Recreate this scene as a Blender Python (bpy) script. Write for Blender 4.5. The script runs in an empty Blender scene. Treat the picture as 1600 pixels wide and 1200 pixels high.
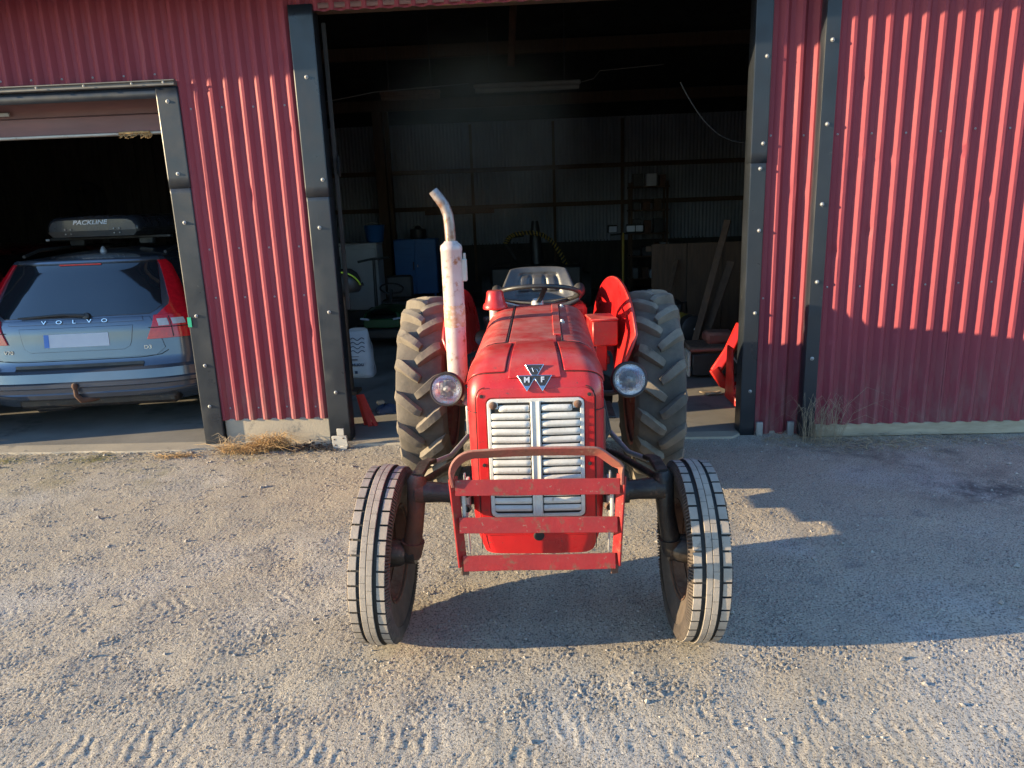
import bpy, math, random
import numpy as np
from mathutils import Vector, Matrix
random.seed(7); rng = np.random.default_rng(7)
SC = bpy.context.scene
COL = SC.collection
rad = math.radians

# ------------------------------------------------------------------ camera
def make_camera():
    loc = Vector((0.042, -2.703, 1.752)); pitch, roll, yaw = 0.237, -0.036, -0.05
    cy, sy = math.cos(yaw), math.sin(yaw)
    fwd = Vector((sy*math.cos(pitch), cy*math.cos(pitch), -math.sin(pitch)))
    right = Vector((cy, -sy, 0)); up = right.cross(fwd)
    r = right*math.cos(roll) + up*math.sin(roll)
    u = up*math.cos(roll) - right*math.sin(roll)
    cam = bpy.data.cameras.new('camera'); cam.sensor_width = 36; cam.lens = 1120/1600*36
    cam.clip_start = 0.05; cam.clip_end = 3000
    o = bpy.data.objects.new('camera', cam); COL.objects.link(o)
    m = Matrix((r, u, -fwd)).transposed().to_4x4(); m.translation = loc
    o.matrix_world = m
    SC.camera = o
make_camera()
# ------------------------------------------------------------------ light
SUN_DIR = Vector((1.0, 0.225, -0.20)).normalized()
W = bpy.data.worlds.new('World'); SC.world = W; W.use_nodes = True
_n = W.node_tree.nodes; _bg = _n['Background']
_sky = _n.new('ShaderNodeTexSky'); _sky.sky_type = 'NISHITA'; _sky.sun_disc = False
_sky.sun_elevation = math.asin(-SUN_DIR.z)
_sky.sun_rotation = math.atan2(-SUN_DIR.x, -SUN_DIR.y) % (2*math.pi)
_sky.air_density = 1.0; _sky.dust_density = 0.2; _sky.ozone_density = 3.5
W.node_tree.links.new(_sky.outputs[0], _bg.inputs[0]); _bg.inputs[1].default_value = 0.15
_sl = bpy.data.lights.new('sun', 'SUN'); _sl.energy = 4.0; _sl.angle = rad(0.5); _sl.color = (1.0, 0.78, 0.47)
_so = bpy.data.objects.new('sun', _sl); COL.objects.link(_so)
_so.rotation_euler = SUN_DIR.to_track_quat('-Z', 'Y').to_euler(); _so.location = (-8, -2, 6)
VS = SC.view_settings
VS.view_transform = 'Standard'; VS.look = 'None'; VS.gamma = 1.0; VS.use_curve_mapping = False
VS.exposure = 1.75

# ------------------------------------------------------------------ materials
MATS = {}
def pm(name, c1, c2=None, scale=6.0, rough=0.6, metal=0.0, bump=0.0, bscale=60.0, dust=None, dustamt=0.5,
       spots=None, spotscale=14.0, spotlo=0.6, spothi=0.68, rvar=0.12, stretch=None, coat=0.0, spec=0.5, detail=5.0, chips=None, splash=None):
    if name in MATS: return MATS[name]
    m = bpy.data.materials.new(name); m.use_nodes = True
    nt = m.node_tree; N = nt.nodes; L = nt.links
    b = N['Principled BSDF']
    tc = N.new('ShaderNodeTexCoord'); co = tc.outputs['Object']
    if stretch:
        mp = N.new('ShaderNodeMapping'); mp.inputs['Scale'].default_value = stretch
        L.new(co, mp.inputs[0]); co = mp.outputs[0]
    def noise(sc, det=detail, rg=0.6):
        n = N.new('ShaderNodeTexNoise'); n.inputs['Scale'].default_value = sc
        n.inputs['Detail'].default_value = det; n.inputs['Roughness'].default_value = rg
        L.new(co, n.inputs['Vector']); return n.outputs[0]
    def ramp(src, lo, hi):
        r = N.new('ShaderNodeMapRange'); r.inputs[1].default_value = lo; r.inputs[2].default_value = hi
        L.new(src, r.inputs[0]); return r.outputs[0]
    def mix(fac, a, bb):
        x = N.new('ShaderNodeMix'); x.data_type = 'RGBA'
        L.new(fac, x.inputs[0])
        for i, s in ((6, a), (7, bb)):
            if isinstance(s, tuple): x.inputs[i].default_value = (*s, 1)
            else: L.new(s, x.inputs[i])
        return x.outputs[2]
    c2 = c2 or tuple(c*0.8 for c in c1)
    col = mix(ramp(noise(scale), 0.35, 0.65), c1, c2)
    rs = ramp(noise(scale*1.7), 0.3, 0.7)
    if spots:
        col = mix(ramp(noise(spotscale, 6, 0.7), spotlo, spothi), col, spots)
    if splash:
        sp_ = N.new('ShaderNodeSeparateXYZ'); L.new(tc.outputs['Object'], sp_.inputs[0]); zr = ramp(sp_.outputs[2], .75, .10)
        mm = N.new('ShaderNodeMath'); mm.operation = 'MULTIPLY'; L.new(zr, mm.inputs[0]); L.new(ramp(noise(7, 8, .75), .42, .75), mm.inputs[1])
        col = mix(mm.outputs[0], col, splash)
    if chips:
        col = mix(ramp(noise(55, 4, 0.65), 0.655, 0.685), col, chips)
    if dust:
        g = N.new('ShaderNodeNewGeometry'); sx = N.new('ShaderNodeSeparateXYZ'); L.new(g.outputs['Normal'], sx.inputs[0])
        up = ramp(sx.outputs[2], 0.15, 1.0)
        nz = ramp(noise(scale*2.3, 6, 0.7), 0.30, 0.70)
        mu = N.new('ShaderNodeMath'); mu.operation = 'MULTIPLY'; L.new(up, mu.inputs[0]); L.new(nz, mu.inputs[1])
        m2 = N.new('ShaderNodeMath'); m2.operation = 'MULTIPLY'; L.new(mu.outputs[0], m2.inputs[0]); m2.inputs[1].default_value = dustamt*1.6
        m2.use_clamp = True
        col = mix(m2.outputs[0], col, dust)
    L.new(col, b.inputs['Base Color'])
    rr = N.new('ShaderNodeMapRange'); rr.inputs[3].default_value = max(0.02, rough-rvar); rr.inputs[4].default_value = min(1, rough+rvar)
    L.new(rs, rr.inputs[0]); L.new(rr.outputs[0], b.inputs['Roughness'])
    b.inputs['Metallic'].default_value = metal
    b.inputs['Specular IOR Level'].default_value = spec
    if coat: b.inputs['Coat Weight'].default_value = coat; b.inputs['Coat Roughness'].default_value = 0.08
    if bump:
        bp = N.new('ShaderNodeBump'); bp.inputs['Strength'].default_value = 1.0; bp.inputs['Distance'].default_value = bump
        L.new(noise(bscale, 4, 0.6), bp.inputs['Height']); L.new(bp.outputs[0], b.inputs['Normal'])
    MATS[name] = m
    return m
DUST = (0.34, 0.28, 0.21)
M_RED = pm('tractor_red', (0.52, 0.012, 0.014), (0.42, 0.010, 0.012), 5, 0.34, dust=(0.40, 0.16, 0.12), dustamt=0.40, spots=(0.30, 0.05, 0.035), spotscale=9, spotlo=.66, spothi=.74, bump=.0006, bscale=25, coat=.1, chips=(0.20, 0.035, 0.03))
M_REDDUST = pm('tractor_red_dusty', (0.50, 0.014, 0.016), (0.40, 0.014, 0.014), 5, 0.42, dust=(0.50, 0.19, 0.15), dustamt=0.6, spots=(0.34, 0.08, 0.055), spotscale=8, spotlo=.60, spothi=.72, bump=.0006, bscale=25, chips=(0.30, 0.14, 0.11))
M_REDBAR = pm('guard_red', (0.31, 0.010, 0.012), (0.23, 0.010, 0.012), 8, 0.42, dust=DUST, dustamt=.22, spots=(0.17, 0.06, 0.035), spotscale=22, spotlo=.56, spothi=.66, bump=.0008, bscale=70, chips=(0.24, 0.12, 0.09))
M_RUSTRED = pm('rusty_red', (0.28, 0.055, 0.045), (0.20, 0.075, 0.05), 9, 0.7, dust=DUST, dustamt=.4, spots=(0.33, 0.15, 0.10), spotscale=16, bump=.001, bscale=90)
M_WHITE = pm('grille_white', (0.62, 0.60, 0.56), (0.50, 0.48, 0.45), 10, 0.45, spots=(0.26, 0.17, 0.10), spotscale=26, spotlo=.62, spothi=.72, bump=.0006, bscale=80)
M_DARK = pm('gap_black', (0.012, 0.012, 0.012), (0.02, 0.018, 0.016), 8, 0.8)
M_GREASE = pm('greasy_iron', (0.018, 0.017, 0.018), (0.040, 0.033, 0.028), 9, 0.42, metal=.2, dust=DUST, dustamt=.18, spots=(0.16, 0.10, 0.07), spotscale=18, bump=.003, bscale=45)
M_RUST = pm('rusted_iron', (0.13, 0.06, 0.035), (0.07, 0.035, 0.025), 12, 0.8, dust=DUST, dustamt=.3, bump=.002, bscale=80)
M_RUBBER = pm('black_rubber', (0.018, 0.018, 0.018), (0.03, 0.028, 0.026), 10, 0.75, bump=.0008, bscale=90)
M_TREAD = pm('dusty_tread', (0.40, 0.34, 0.28), (0.28, 0.24, 0.20), 7, 0.9, spots=(0.16, 0.14, 0.12), spotscale=20, bump=.001, bscale=110)
M_SIDEW = pm('tyre_sidewall', (0.10, 0.075, 0.06), (0.055, 0.045, 0.04), 8, 0.8, dust=DUST, dustamt=.5, bump=.0012, bscale=60)
M_REARTYRE = pm('worn_rear_rubber', (0.185, 0.155, 0.12), (0.095, 0.082, 0.068), 5, 0.85, dust=(0.34, 0.285, 0.21), dustamt=.45, spots=(0.07, 0.06, 0.05), spotscale=9, spotlo=.58, spothi=.70, bump=.0025, bscale=55)
M_CARCASS = pm('rear_tyre_carcass', (0.115, 0.098, 0.08), (0.06, 0.053, 0.046), 5, 0.85, dust=(0.28, 0.235, 0.18), dustamt=.3, bump=.002, bscale=50)
M_EXTIP = pm('scorched_pipe', (0.34, 0.30, 0.29), (0.24, 0.17, 0.14), 14, 0.42, metal=.6, spots=(0.20, 0.09, 0.05), spotscale=26, spotlo=.52, spothi=.66)
M_SILVER = pm('silver_exhaust_paint', (0.50, 0.465, 0.455), (0.44, 0.36, 0.35), 9, 0.5, metal=.15, spots=(0.27, 0.12, 0.06), spotscale=24, spotlo=.55, spothi=.68, bump=.0008, bscale=120)
M_CHROME = pm('chrome', (0.80, 0.80, 0.80), (0.70, 0.70, 0.70), 20, 0.18, metal=1.0)
M_ALU = pm('grey_metal', (0.42, 0.42, 0.42), (0.33, 0.32, 0.31), 14, 0.5, metal=.5)
M_LENS = pm('headlamp_reflector', (0.86, 0.87, 0.90), (0.74, 0.75, 0.80), 16, 0.16, metal=1.0, bump=.002, bscale=70)
M_SEAT = pm('grey_vinyl', (0.048, 0.050, 0.054), (0.034, 0.035, 0.038), 9, 0.38, dust=DUST, dustamt=.12, bump=.0006, bscale=140)
M_BLACKP = pm('black_plastic', (0.020, 0.020, 0.021), (0.032, 0.030, 0.030), 8, 0.45)
M_CLAD = pm('red_corrugated_steel', (0.275, 0.050, 0.066), (0.235, 0.042, 0.058), 1.6, 0.62, stretch=(2.2, 2.2, .5), spec=.25, splash=(0.25, 0.16, 0.14), spots=(0.28, 0.075, 0.085), spotscale=6, spotlo=.60, spothi=.85, bump=.0006, bscale=14)
M_TRIM = pm('dark_steel_trim', (0.020, 0.024, 0.032), (0.014, 0.018, 0.025), 3, 0.38, spots=(0.10, 0.10, 0.10), spotscale=9, spotlo=.66, spothi=.78, bump=.0012, bscale=7)
M_WOOD = pm('weathered_wood', (0.46, 0.38, 0.27), (0.36, 0.29, 0.20), 5, 0.8, stretch=(1, 6, 6), bump=.001, bscale=40, spots=(0.10, 0.085, 0.07), spotscale=3.5, spotlo=.62, spothi=.7)
M_OLDWOOD = pm('brown_wood', (0.11, 0.062, 0.035), (0.075, 0.042, 0.026), 4, 0.8, stretch=(6, 6, .8), bump=.001, bscale=30)
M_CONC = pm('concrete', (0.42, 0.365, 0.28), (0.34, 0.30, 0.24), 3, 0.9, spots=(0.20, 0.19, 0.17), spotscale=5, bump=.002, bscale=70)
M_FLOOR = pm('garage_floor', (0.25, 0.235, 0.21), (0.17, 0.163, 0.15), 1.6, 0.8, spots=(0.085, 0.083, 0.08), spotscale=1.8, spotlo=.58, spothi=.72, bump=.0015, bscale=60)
M_GALV = pm('galvanised_sheet', (0.25, 0.27, 0.31), (0.17, 0.185, 0.215), 1.2, 0.7, metal=.0, stretch=(1, 1, .4))
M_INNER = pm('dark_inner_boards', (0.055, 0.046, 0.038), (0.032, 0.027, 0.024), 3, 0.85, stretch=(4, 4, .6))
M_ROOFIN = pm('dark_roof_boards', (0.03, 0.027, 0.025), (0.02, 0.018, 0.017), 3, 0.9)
M_CARPAINT = pm('blue_grey_car_paint', (0.100, 0.120, 0.158), (0.092, 0.110, 0.146), 3, 0.20, metal=.55, coat=.8, rvar=.04)
M_CARRED = pm('dark_red_car_paint', (0.16, 0.008, 0.010), (0.13, 0.008, 0.010), 3, 0.3, coat=.6)
M_GLASS = pm('car_glass', (0.010, 0.013, 0.018), (0.014, 0.017, 0.022), 4, 0.045, rvar=.015, spec=1.0, coat=.6)
M_TAIL = pm('tail_lamp_red', (0.68, 0.010, 0.020), (0.52, 0.008, 0.016), 30, 0.14, coat=.6)
M_TAILW = pm('reverse_lens', (0.55, 0.53, 0.54), (0.40, 0.40, 0.42), 30, 0.15, coat=.5)
M_PLATE = pm('plate_white', (0.46, 0.49, 0.55), (0.42, 0.45, 0.52), 8, 0.4)
M_PLATEB = pm('plate_blue', (0.05, 0.16, 0.50), (0.05, 0.15, 0.45), 8, 0.4)
M_BOXGLOSS = pm('dark_roof_box', (0.022, 0.026, 0.036), (0.028, 0.032, 0.044), 3, 0.28, coat=.4)
M_LETTER = pm('pale_print', (0.82, 0.82, 0.84), (0.76, 0.76, 0.78), 10, 0.5)
M_LETTERD = pm('dim_print', (0.20, 0.20, 0.21), (0.17, 0.17, 0.18), 10, 0.5)
M_BLUE = pm('blue_cabinet', (0.03, 0.15, 0.42), (0.026, 0.13, 0.36), 3, 0.42)
M_APPL = pm('white_enamel', (0.60, 0.61, 0.64), (0.52, 0.53, 0.56), 3, 0.4)
M_GREEN = pm('mower_green', (0.012, 0.075, 0.025), (0.010, 0.06, 0.02), 4, 0.35)
M_YELLOW = pm('worn_yellow', (0.42, 0.28, 0.035), (0.30, 0.20, 0.03), 6, 0.5)
M_HIVIS = pm('hivis_yellow', (0.45, 0.65, 0.05), (0.36, 0.55, 0.04), 6, 0.6)
M_REDIMP = pm('implement_red', (0.55, 0.018, 0.012), (0.42, 0.015, 0.012), 5, 0.4, spots=(0.2, 0.04, 0.03), spotscale=14)
M_PLASTICRED = pm('red_plastic', (0.50, 0.03, 0.02), (0.40, 0.025, 0.02), 5, 0.5)
M_BAG = pm('white_bag', (0.62, 0.64, 0.68), (0.54, 0.56, 0.60), 5, 0.55, bump=.004, bscale=12)
M_INK = pm('dark_ink', (0.03, 0.05, 0.10), (0.04, 0.06, 0.11), 9, 0.6)
M_STRAW = pm('dry_straw', (0.50, 0.33, 0.15), (0.36, 0.22, 0.10), 30, 0.85)
M_STRAW2 = pm('pale_straw', (0.40, 0.32, 0.22), (0.30, 0.23, 0.15), 30, 0.85)
M_MOSS = pm('yellow_moss', (0.30, 0.26, 0.08), (0.20, 0.19, 0.06), 30, 0.9)
M_LEAF = pm('dead_leaves', (0.12, 0.085, 0.06), (0.07, 0.055, 0.042), 30, 0.85)
M_TAPE = pm('green_tape', (0.0, 0.36, 0.20), (0.0, 0.30, 0.17), 5, 0.5)
M_OVERDOOR = pm('faded_brown_door', (0.24, 0.115, 0.105), (0.17, 0.09, 0.085), 2, 0.7, stretch=(.6, 2, 4))
M_STONE = pm('gravel_stone', (0.42, 0.38, 0.33), (0.24, 0.225, 0.21), 9, 0.9)
M_STEELLT = pm('pale_painted_steel', (0.50, 0.48, 0.43), (0.40, 0.38, 0.34), 6, 0.55, spots=(0.2, 0.14, 0.09), spotscale=12)
M_TUBE = pm('lamp_housing', (0.16, 0.155, 0.145), (0.12, 0.115, 0.11), 4, 0.5)

# ------------------------------------------------------------------ mesh helper
class MB:
    def __init__(s): s.v = []; s.f = []; s.m = []
    def add(s, vs, fs, m=0):
        o = len(s.v); s.v.extend([tuple(map(float, p)) for p in vs])
        for f in fs: s.f.append(tuple(i+o for i in f)); s.m.append(m)
        return s
    def box(s, c, d, rot=None, ch=0.0, m=0):
        hx, hy, hz = (k/2 for k in d); ch = min(ch, hx*.9, hy*.9, hz*.9)
        vs = []; fs = []
        if ch <= 0:
            vs = [(x, y, z) for x in (-hx, hx) for y in (-hy, hy) for z in (-hz, hz)]
            fs = [(0, 1, 3, 2), (4, 6, 7, 5), (0, 4, 5, 1), (2, 3, 7, 6), (0, 2, 6, 4), (1, 5, 7, 3)]
        else:
            idx = {}
            for sx in (-1, 1):
                for sy in (-1, 1):
                    for sz in (-1, 1):
                        for a in range(3):
                            p = [sx*(hx-(ch if a != 0 else 0)), sy*(hy-(ch if a != 1 else 0)), sz*(hz-(ch if a != 2 else 0))]
                            idx[sx, sy, sz, a] = len(vs); vs.append(p)
            for a in range(3):
                for sg in (-1, 1):
                    b, c2 = (a+1) % 3, (a+2) % 3; q = []
                    for tb, tc in ((-1, -1), (1, -1), (1, 1), (-1, 1)):
                        k = [0, 0, 0]; k[a] = sg; k[b] = tb; k[c2] = tc; q.append(idx[k[0], k[1], k[2], a])
                    fs.append(tuple(q if sg > 0 else q[::-1]))
            for a in range(3):
                b, c2 = (a+1) % 3, (a+2) % 3
                for sb in (-1, 1):
                    for sc in (-1, 1):
                        q = []
                        for (ta, ax) in ((-1, b), (1, b), (1, c2), (-1, c2)):
                            k = [0, 0, 0]; k[a] = ta; k[b] = sb; k[c2] = sc; q.append(idx[k[0], k[1], k[2], ax])
                        fs.append(tuple(q if sb*sc < 0 else q[::-1]))
            for sx in (-1, 1):
                for sy in (-1, 1):
                    for sz in (-1, 1):
                        q = [idx[sx, sy, sz, a] for a in range(3)]
                        fs.append(tuple(q if sx*sy*sz > 0 else q[::-1]))
        if rot is not None: vs = [rot @ Vector(p) for p in vs]
        c = Vector(c)
        return s.add([Vector(p)+c for p in vs], fs, m)
    def tube(s, pts, r, n=10, caps=True, m=0, flat=1.0):
        pts = [Vector(p) for p in pts]; k = len(pts)
        rs = r if isinstance(r, (list, tuple)) else [r]*k
        d0 = (pts[1]-pts[0]).normalized()
        ref = Vector((0, 0, 1)) if abs(d0.z) < .9 else Vector((0, 1, 0))
        nn = d0.cross(ref).normalized(); vs = []
        for i, p in enumerate(pts):
            d = (pts[min(i+1, k-1)]-pts[max(i-1, 0)]).normalized()
            nn = (nn - d*nn.dot(d)).normalized(); bb = d.cross(nn)
            for j in range(n):
                a = 2*math.pi*j/n
                vs.append(p + nn*math.cos(a)*rs[i] + bb*math.sin(a)*rs[i]*flat)
        fs = [(i*n+j, i*n+(j+1) % n, (i+1)*n+(j+1) % n, (i+1)*n+j) for i in range(k-1) for j in range(n)]
        if caps: fs += [tuple(range(n))[::-1], tuple(range((k-1)*n, k*n))]
        return s.add(vs, fs, m)
    def bar(s, pts, w, t, side, m=0):
        """flat bar: width w along 'side' (vector or list), thickness t"""
        pts = [Vector(p) for p in pts]; k = len(pts); vs = []
        for i, p in enumerate(pts):
            d = (pts[min(i+1, k-1)]-pts[max(i-1, 0)]).normalized()
            sd = Vector(side[i] if isinstance(side, list) else side); sd = (sd-d*sd.dot(d)).normalized(); nn = d.cross(sd)
            c = min(w, t)*.18
            for a, b in ((-w/2+c, -t/2), (w/2-c, -t/2), (w/2, -t/2+c), (w/2, t/2-c), (w/2-c, t/2), (-w/2+c, t/2), (-w/2, t/2-c), (-w/2, -t/2+c)):
                vs.append(p+sd*a+nn*b)
        fs = [(i*8+j, i*8+(j+1) % 8, (i+1)*8+(j+1) % 8, (i+1)*8+j) for i in range(k-1) for j in range(8)]
        fs += [tuple(range(8))[::-1], tuple(range((k-1)*8, k*8))]
        return s.add(vs, fs, m)
    def lathe(s, prof, o, axis, n=32, m=0, caps=False, ms=None):
        o = Vector(o); ax = Vector(axis).normalized()
        ref = Vector((0, 0, 1)) if abs(ax.z) < .9 else Vector((0, 1, 0))
        u = ax.cross(ref).normalized(); w = ax.cross(u); vs = []
        for r, h in prof:
            for j in range(n):
                a = 2*math.pi*j/n; vs.append(o+ax*h+u*(r*math.cos(a))+w*(r*math.sin(a)))
        k = len(prof); off = len(s.v)
        s.add(vs, [])
        for i in range(k-1):
            for j in range(n):
                s.f.append((off+i*n+j, off+i*n+(j+1) % n, off+(i+1)*n+(j+1) % n, off+(i+1)*n+j)); s.m.append(ms[i] if ms else m)
        if caps:
            s.f.append(tuple(off+j for j in range(n))[::-1]); s.m.append(m)
            s.f.append(tuple(off+(k-1)*n+j for j in range(n))); s.m.append(m)
        return s
    def grid(s, P, m=0, flip=False):
        P = np.asarray(P, float); a, b = P.shape[:2]
        fs = []
        for i in range(a-1):
            for j in range(b-1):
                q = (i*b+j, (i+1)*b+j, (i+1)*b+j+1, i*b+j+1); fs.append(q[::-1] if flip else q)
        return s.add(P.reshape(-1, 3), fs, m)
    def prism(s, poly, fn, d0, d1, m=0):
        """poly: list of 2d, fn(u,v,d)->3d"""
        n = len(poly)
        vs = [fn(u, v, d0) for u, v in poly]+[fn(u, v, d1) for u, v in poly]
        fs = [tuple(range(n))[::-1], tuple(range(n, 2*n))]+[(i, (i+1) % n, n+(i+1) % n, n+i) for i in range(n)]
        return s.add(vs, fs, m)
    def build(s, name, mats, parent=None, smooth=38, bevel=0, fixn=True):
        me = bpy.data.meshes.new(name); me.from_pydata(s.v, [], s.f)
        for mt in (mats if isinstance(mats, (list, tuple)) else [mats]): me.materials.append(mt)
        me.polygons.foreach_set('material_index', s.m)
        if fixn:
            import bmesh
            bm = bmesh.new(); bm.from_mesh(me); bmesh.ops.recalc_face_normals(bm, faces=bm.faces); bm.to_mesh(me); bm.free()
        if smooth:
            me.polygons.foreach_set('use_smooth', [True]*len(me.polygons)); me.set_sharp_from_angle(angle=rad(smooth))
        me.update()
        o = bpy.data.objects.new(name, me); COL.objects.link(o)
        if parent is not None: o.parent = parent
        if bevel:
            bv = o.modifiers.new('bevel', 'BEVEL'); bv.width = bevel; bv.segments = 2; bv.limit_method = 'ANGLE'; bv.angle_limit = rad(40)
        return o
def thing(name, label, cat, loc=(0, 0, 0), rotz=0, group=None):
    o = bpy.data.objects.new(name, None); COL.objects.link(o); o.empty_display_size = .1
    o.location = loc; o.rotation_euler = (0, 0, rotz); o['label'] = label; o['category'] = cat
    if group: o['group'] = group
    return o
def tag(o, label, cat, group=None, kind=None):
    o['label'] = label; o['category'] = cat
    if group: o['group'] = group
    if kind: o['kind'] = kind
    return o
def struct(o): o['kind'] = 'structure'; return o
def share(src, name, parent, mat):
    o = bpy.data.objects.new(name, src.data); COL.objects.link(o); o.parent = parent; o.matrix_local = mat
    return o
def text(name, body, size, ext, mat, parent, mtx, align='CENTER', shear=0.0, sx=1.0, bold=0.0):
    c = bpy.data.curves.new(name, 'FONT'); c.body = body; c.size = size; c.extrude = ext; c.align_x = align; c.align_y = 'CENTER'
    c.shear = shear; c.offset = bold
    t = bpy.data.objects.new(name+'_curve', c); COL.objects.link(t)
    bpy.context.view_layer.update()
    me = bpy.data.meshes.new_from_object(t.evaluated_get(bpy.context.evaluated_depsgraph_get()))
    bpy.data.objects.remove(t); bpy.data.curves.remove(c)
    me.name = name; me.materials.clear(); me.materials.append(mat)
    me.transform(Matrix.Diagonal((sx, 1, 1, 1))); me.transform(mtx)
    o = bpy.data.objects.new(name, me); COL.objects.link(o); o.parent = parent
    return o
def facing(loc, xdir, ydir):
    x = Vector(xdir).normalized(); y = Vector(ydir); y = (y-x*y.dot(x)).normalized(); z = x.cross(y)
    m = Matrix((x, y, z)).transposed().to_4x4(); m.translation = Vector(loc); return m
def lerp(a, b, t): return a+(b-a)*t
def interp(x, xs, ys): return float(np.interp(x, xs, ys))

# ================================================================== GROUND
RES = 0.006; GX0, GX1, GY0, GY1 = -5.6, 5.6, -2.4, 3.0
NX, NY = int((GX1-GX0)/RES), int((GY1-GY0)/RES)
def spec(lo, hi, aniso=1.0):
    fx = np.fft.fftfreq(NX, RES)[None, :]; fy = np.fft.rfftfreq(NY, RES)
    w = rng.standard_normal((NX, NY)); F = np.fft.rfft2(w)
    fx = np.fft.fftfreq(NX, RES)[:, None]; f = np.hypot(fx, fy[None, :]*aniso)
    F *= np.exp(-(f*lo)**2)*(1-np.exp(-(f*hi)**2))
    h = np.fft.irfft2(F, s=(NX, NY)); return h/h.std()
GXX = (GX0+RES*np.arange(NX))[:, None]; GYY = (GY0+RES*np.arange(NY))[None, :]
big = spec(.35, 1.6); mid = spec(.055, .25); fine = spec(.010, .035); clod = spec(.022, .07); patch = spec(.16, .7); grit = spec(.0055, .016, .6)
H = .0022*big + .0004*mid + .0011*fine*(.8+.3*np.clip(patch, -1, 2)) + .0025*grit*np.clip(.9+.4*patch, .3, 1.6) + .0006*np.clip(clod, -.8, 2.2)*(.5+.5*np.clip(patch, -.9, 2))
def track(y0, a, b, width, pitch, depth, chev, x0, x1, ph=0.0):
    global H
    yc = y0+a*GXX+b*GXX**2; t = (GYY-yc)/(width/2)
    env = np.clip((1-np.abs(t))*4, 0, 1)*np.clip((GXX-x0)*3, 0, 1)*np.clip((x1-GXX)*3, 0, 1)
    env = env*np.clip(.55+.45*patch+.15*mid, 0, 1.1)
    s = (GXX+chev*np.abs(t)*width)/pitch+ph
    lug = np.sin(2*np.pi*(s+.13*mid+.05*fine))
    H = H*(1-.45*env)+env*depth*(.55*lug-.35)
track(-.98, .05, -.03, .36, .075, .0017, .45, -3.6, 3.4)
track(-1.36, -.04, .03, .40, .065, .0010, -.5, -2.2, 2.2)
track(-.42, .10, -.015, .24, .05, .0034, .0, -4.0, -.9)
track(-.55, -.05, .03, .34, .07, .0018, -.45, .9, 4.4)
track(-.78, .02, .0, .42, .050, .0022, .12, -2.6, 1.6)
track(-.30, -.10, .02, .30, .045, .0018, .2, .8, 3.8)
track(.45, .16, .02, .28, .065, .0032, .5, -4.3, -1.0)
track(-1.02, .34, .0, .30, .050, .0016, 0, .2, 3.6)
track(-.62, .06, .01, .30, .055, .0026, .1, -3.2, 1.2)
track(1.10, -.06, .0, .26, .08, .004, .45, 1.2, 4.6)
# compacted: calmer towards the barn, rougher gravel strip along the wall
near = np.clip((1.6-GYY)/2.0, 0, 1); H = H*(.62+.38*near)
H -= H.mean()
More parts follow.
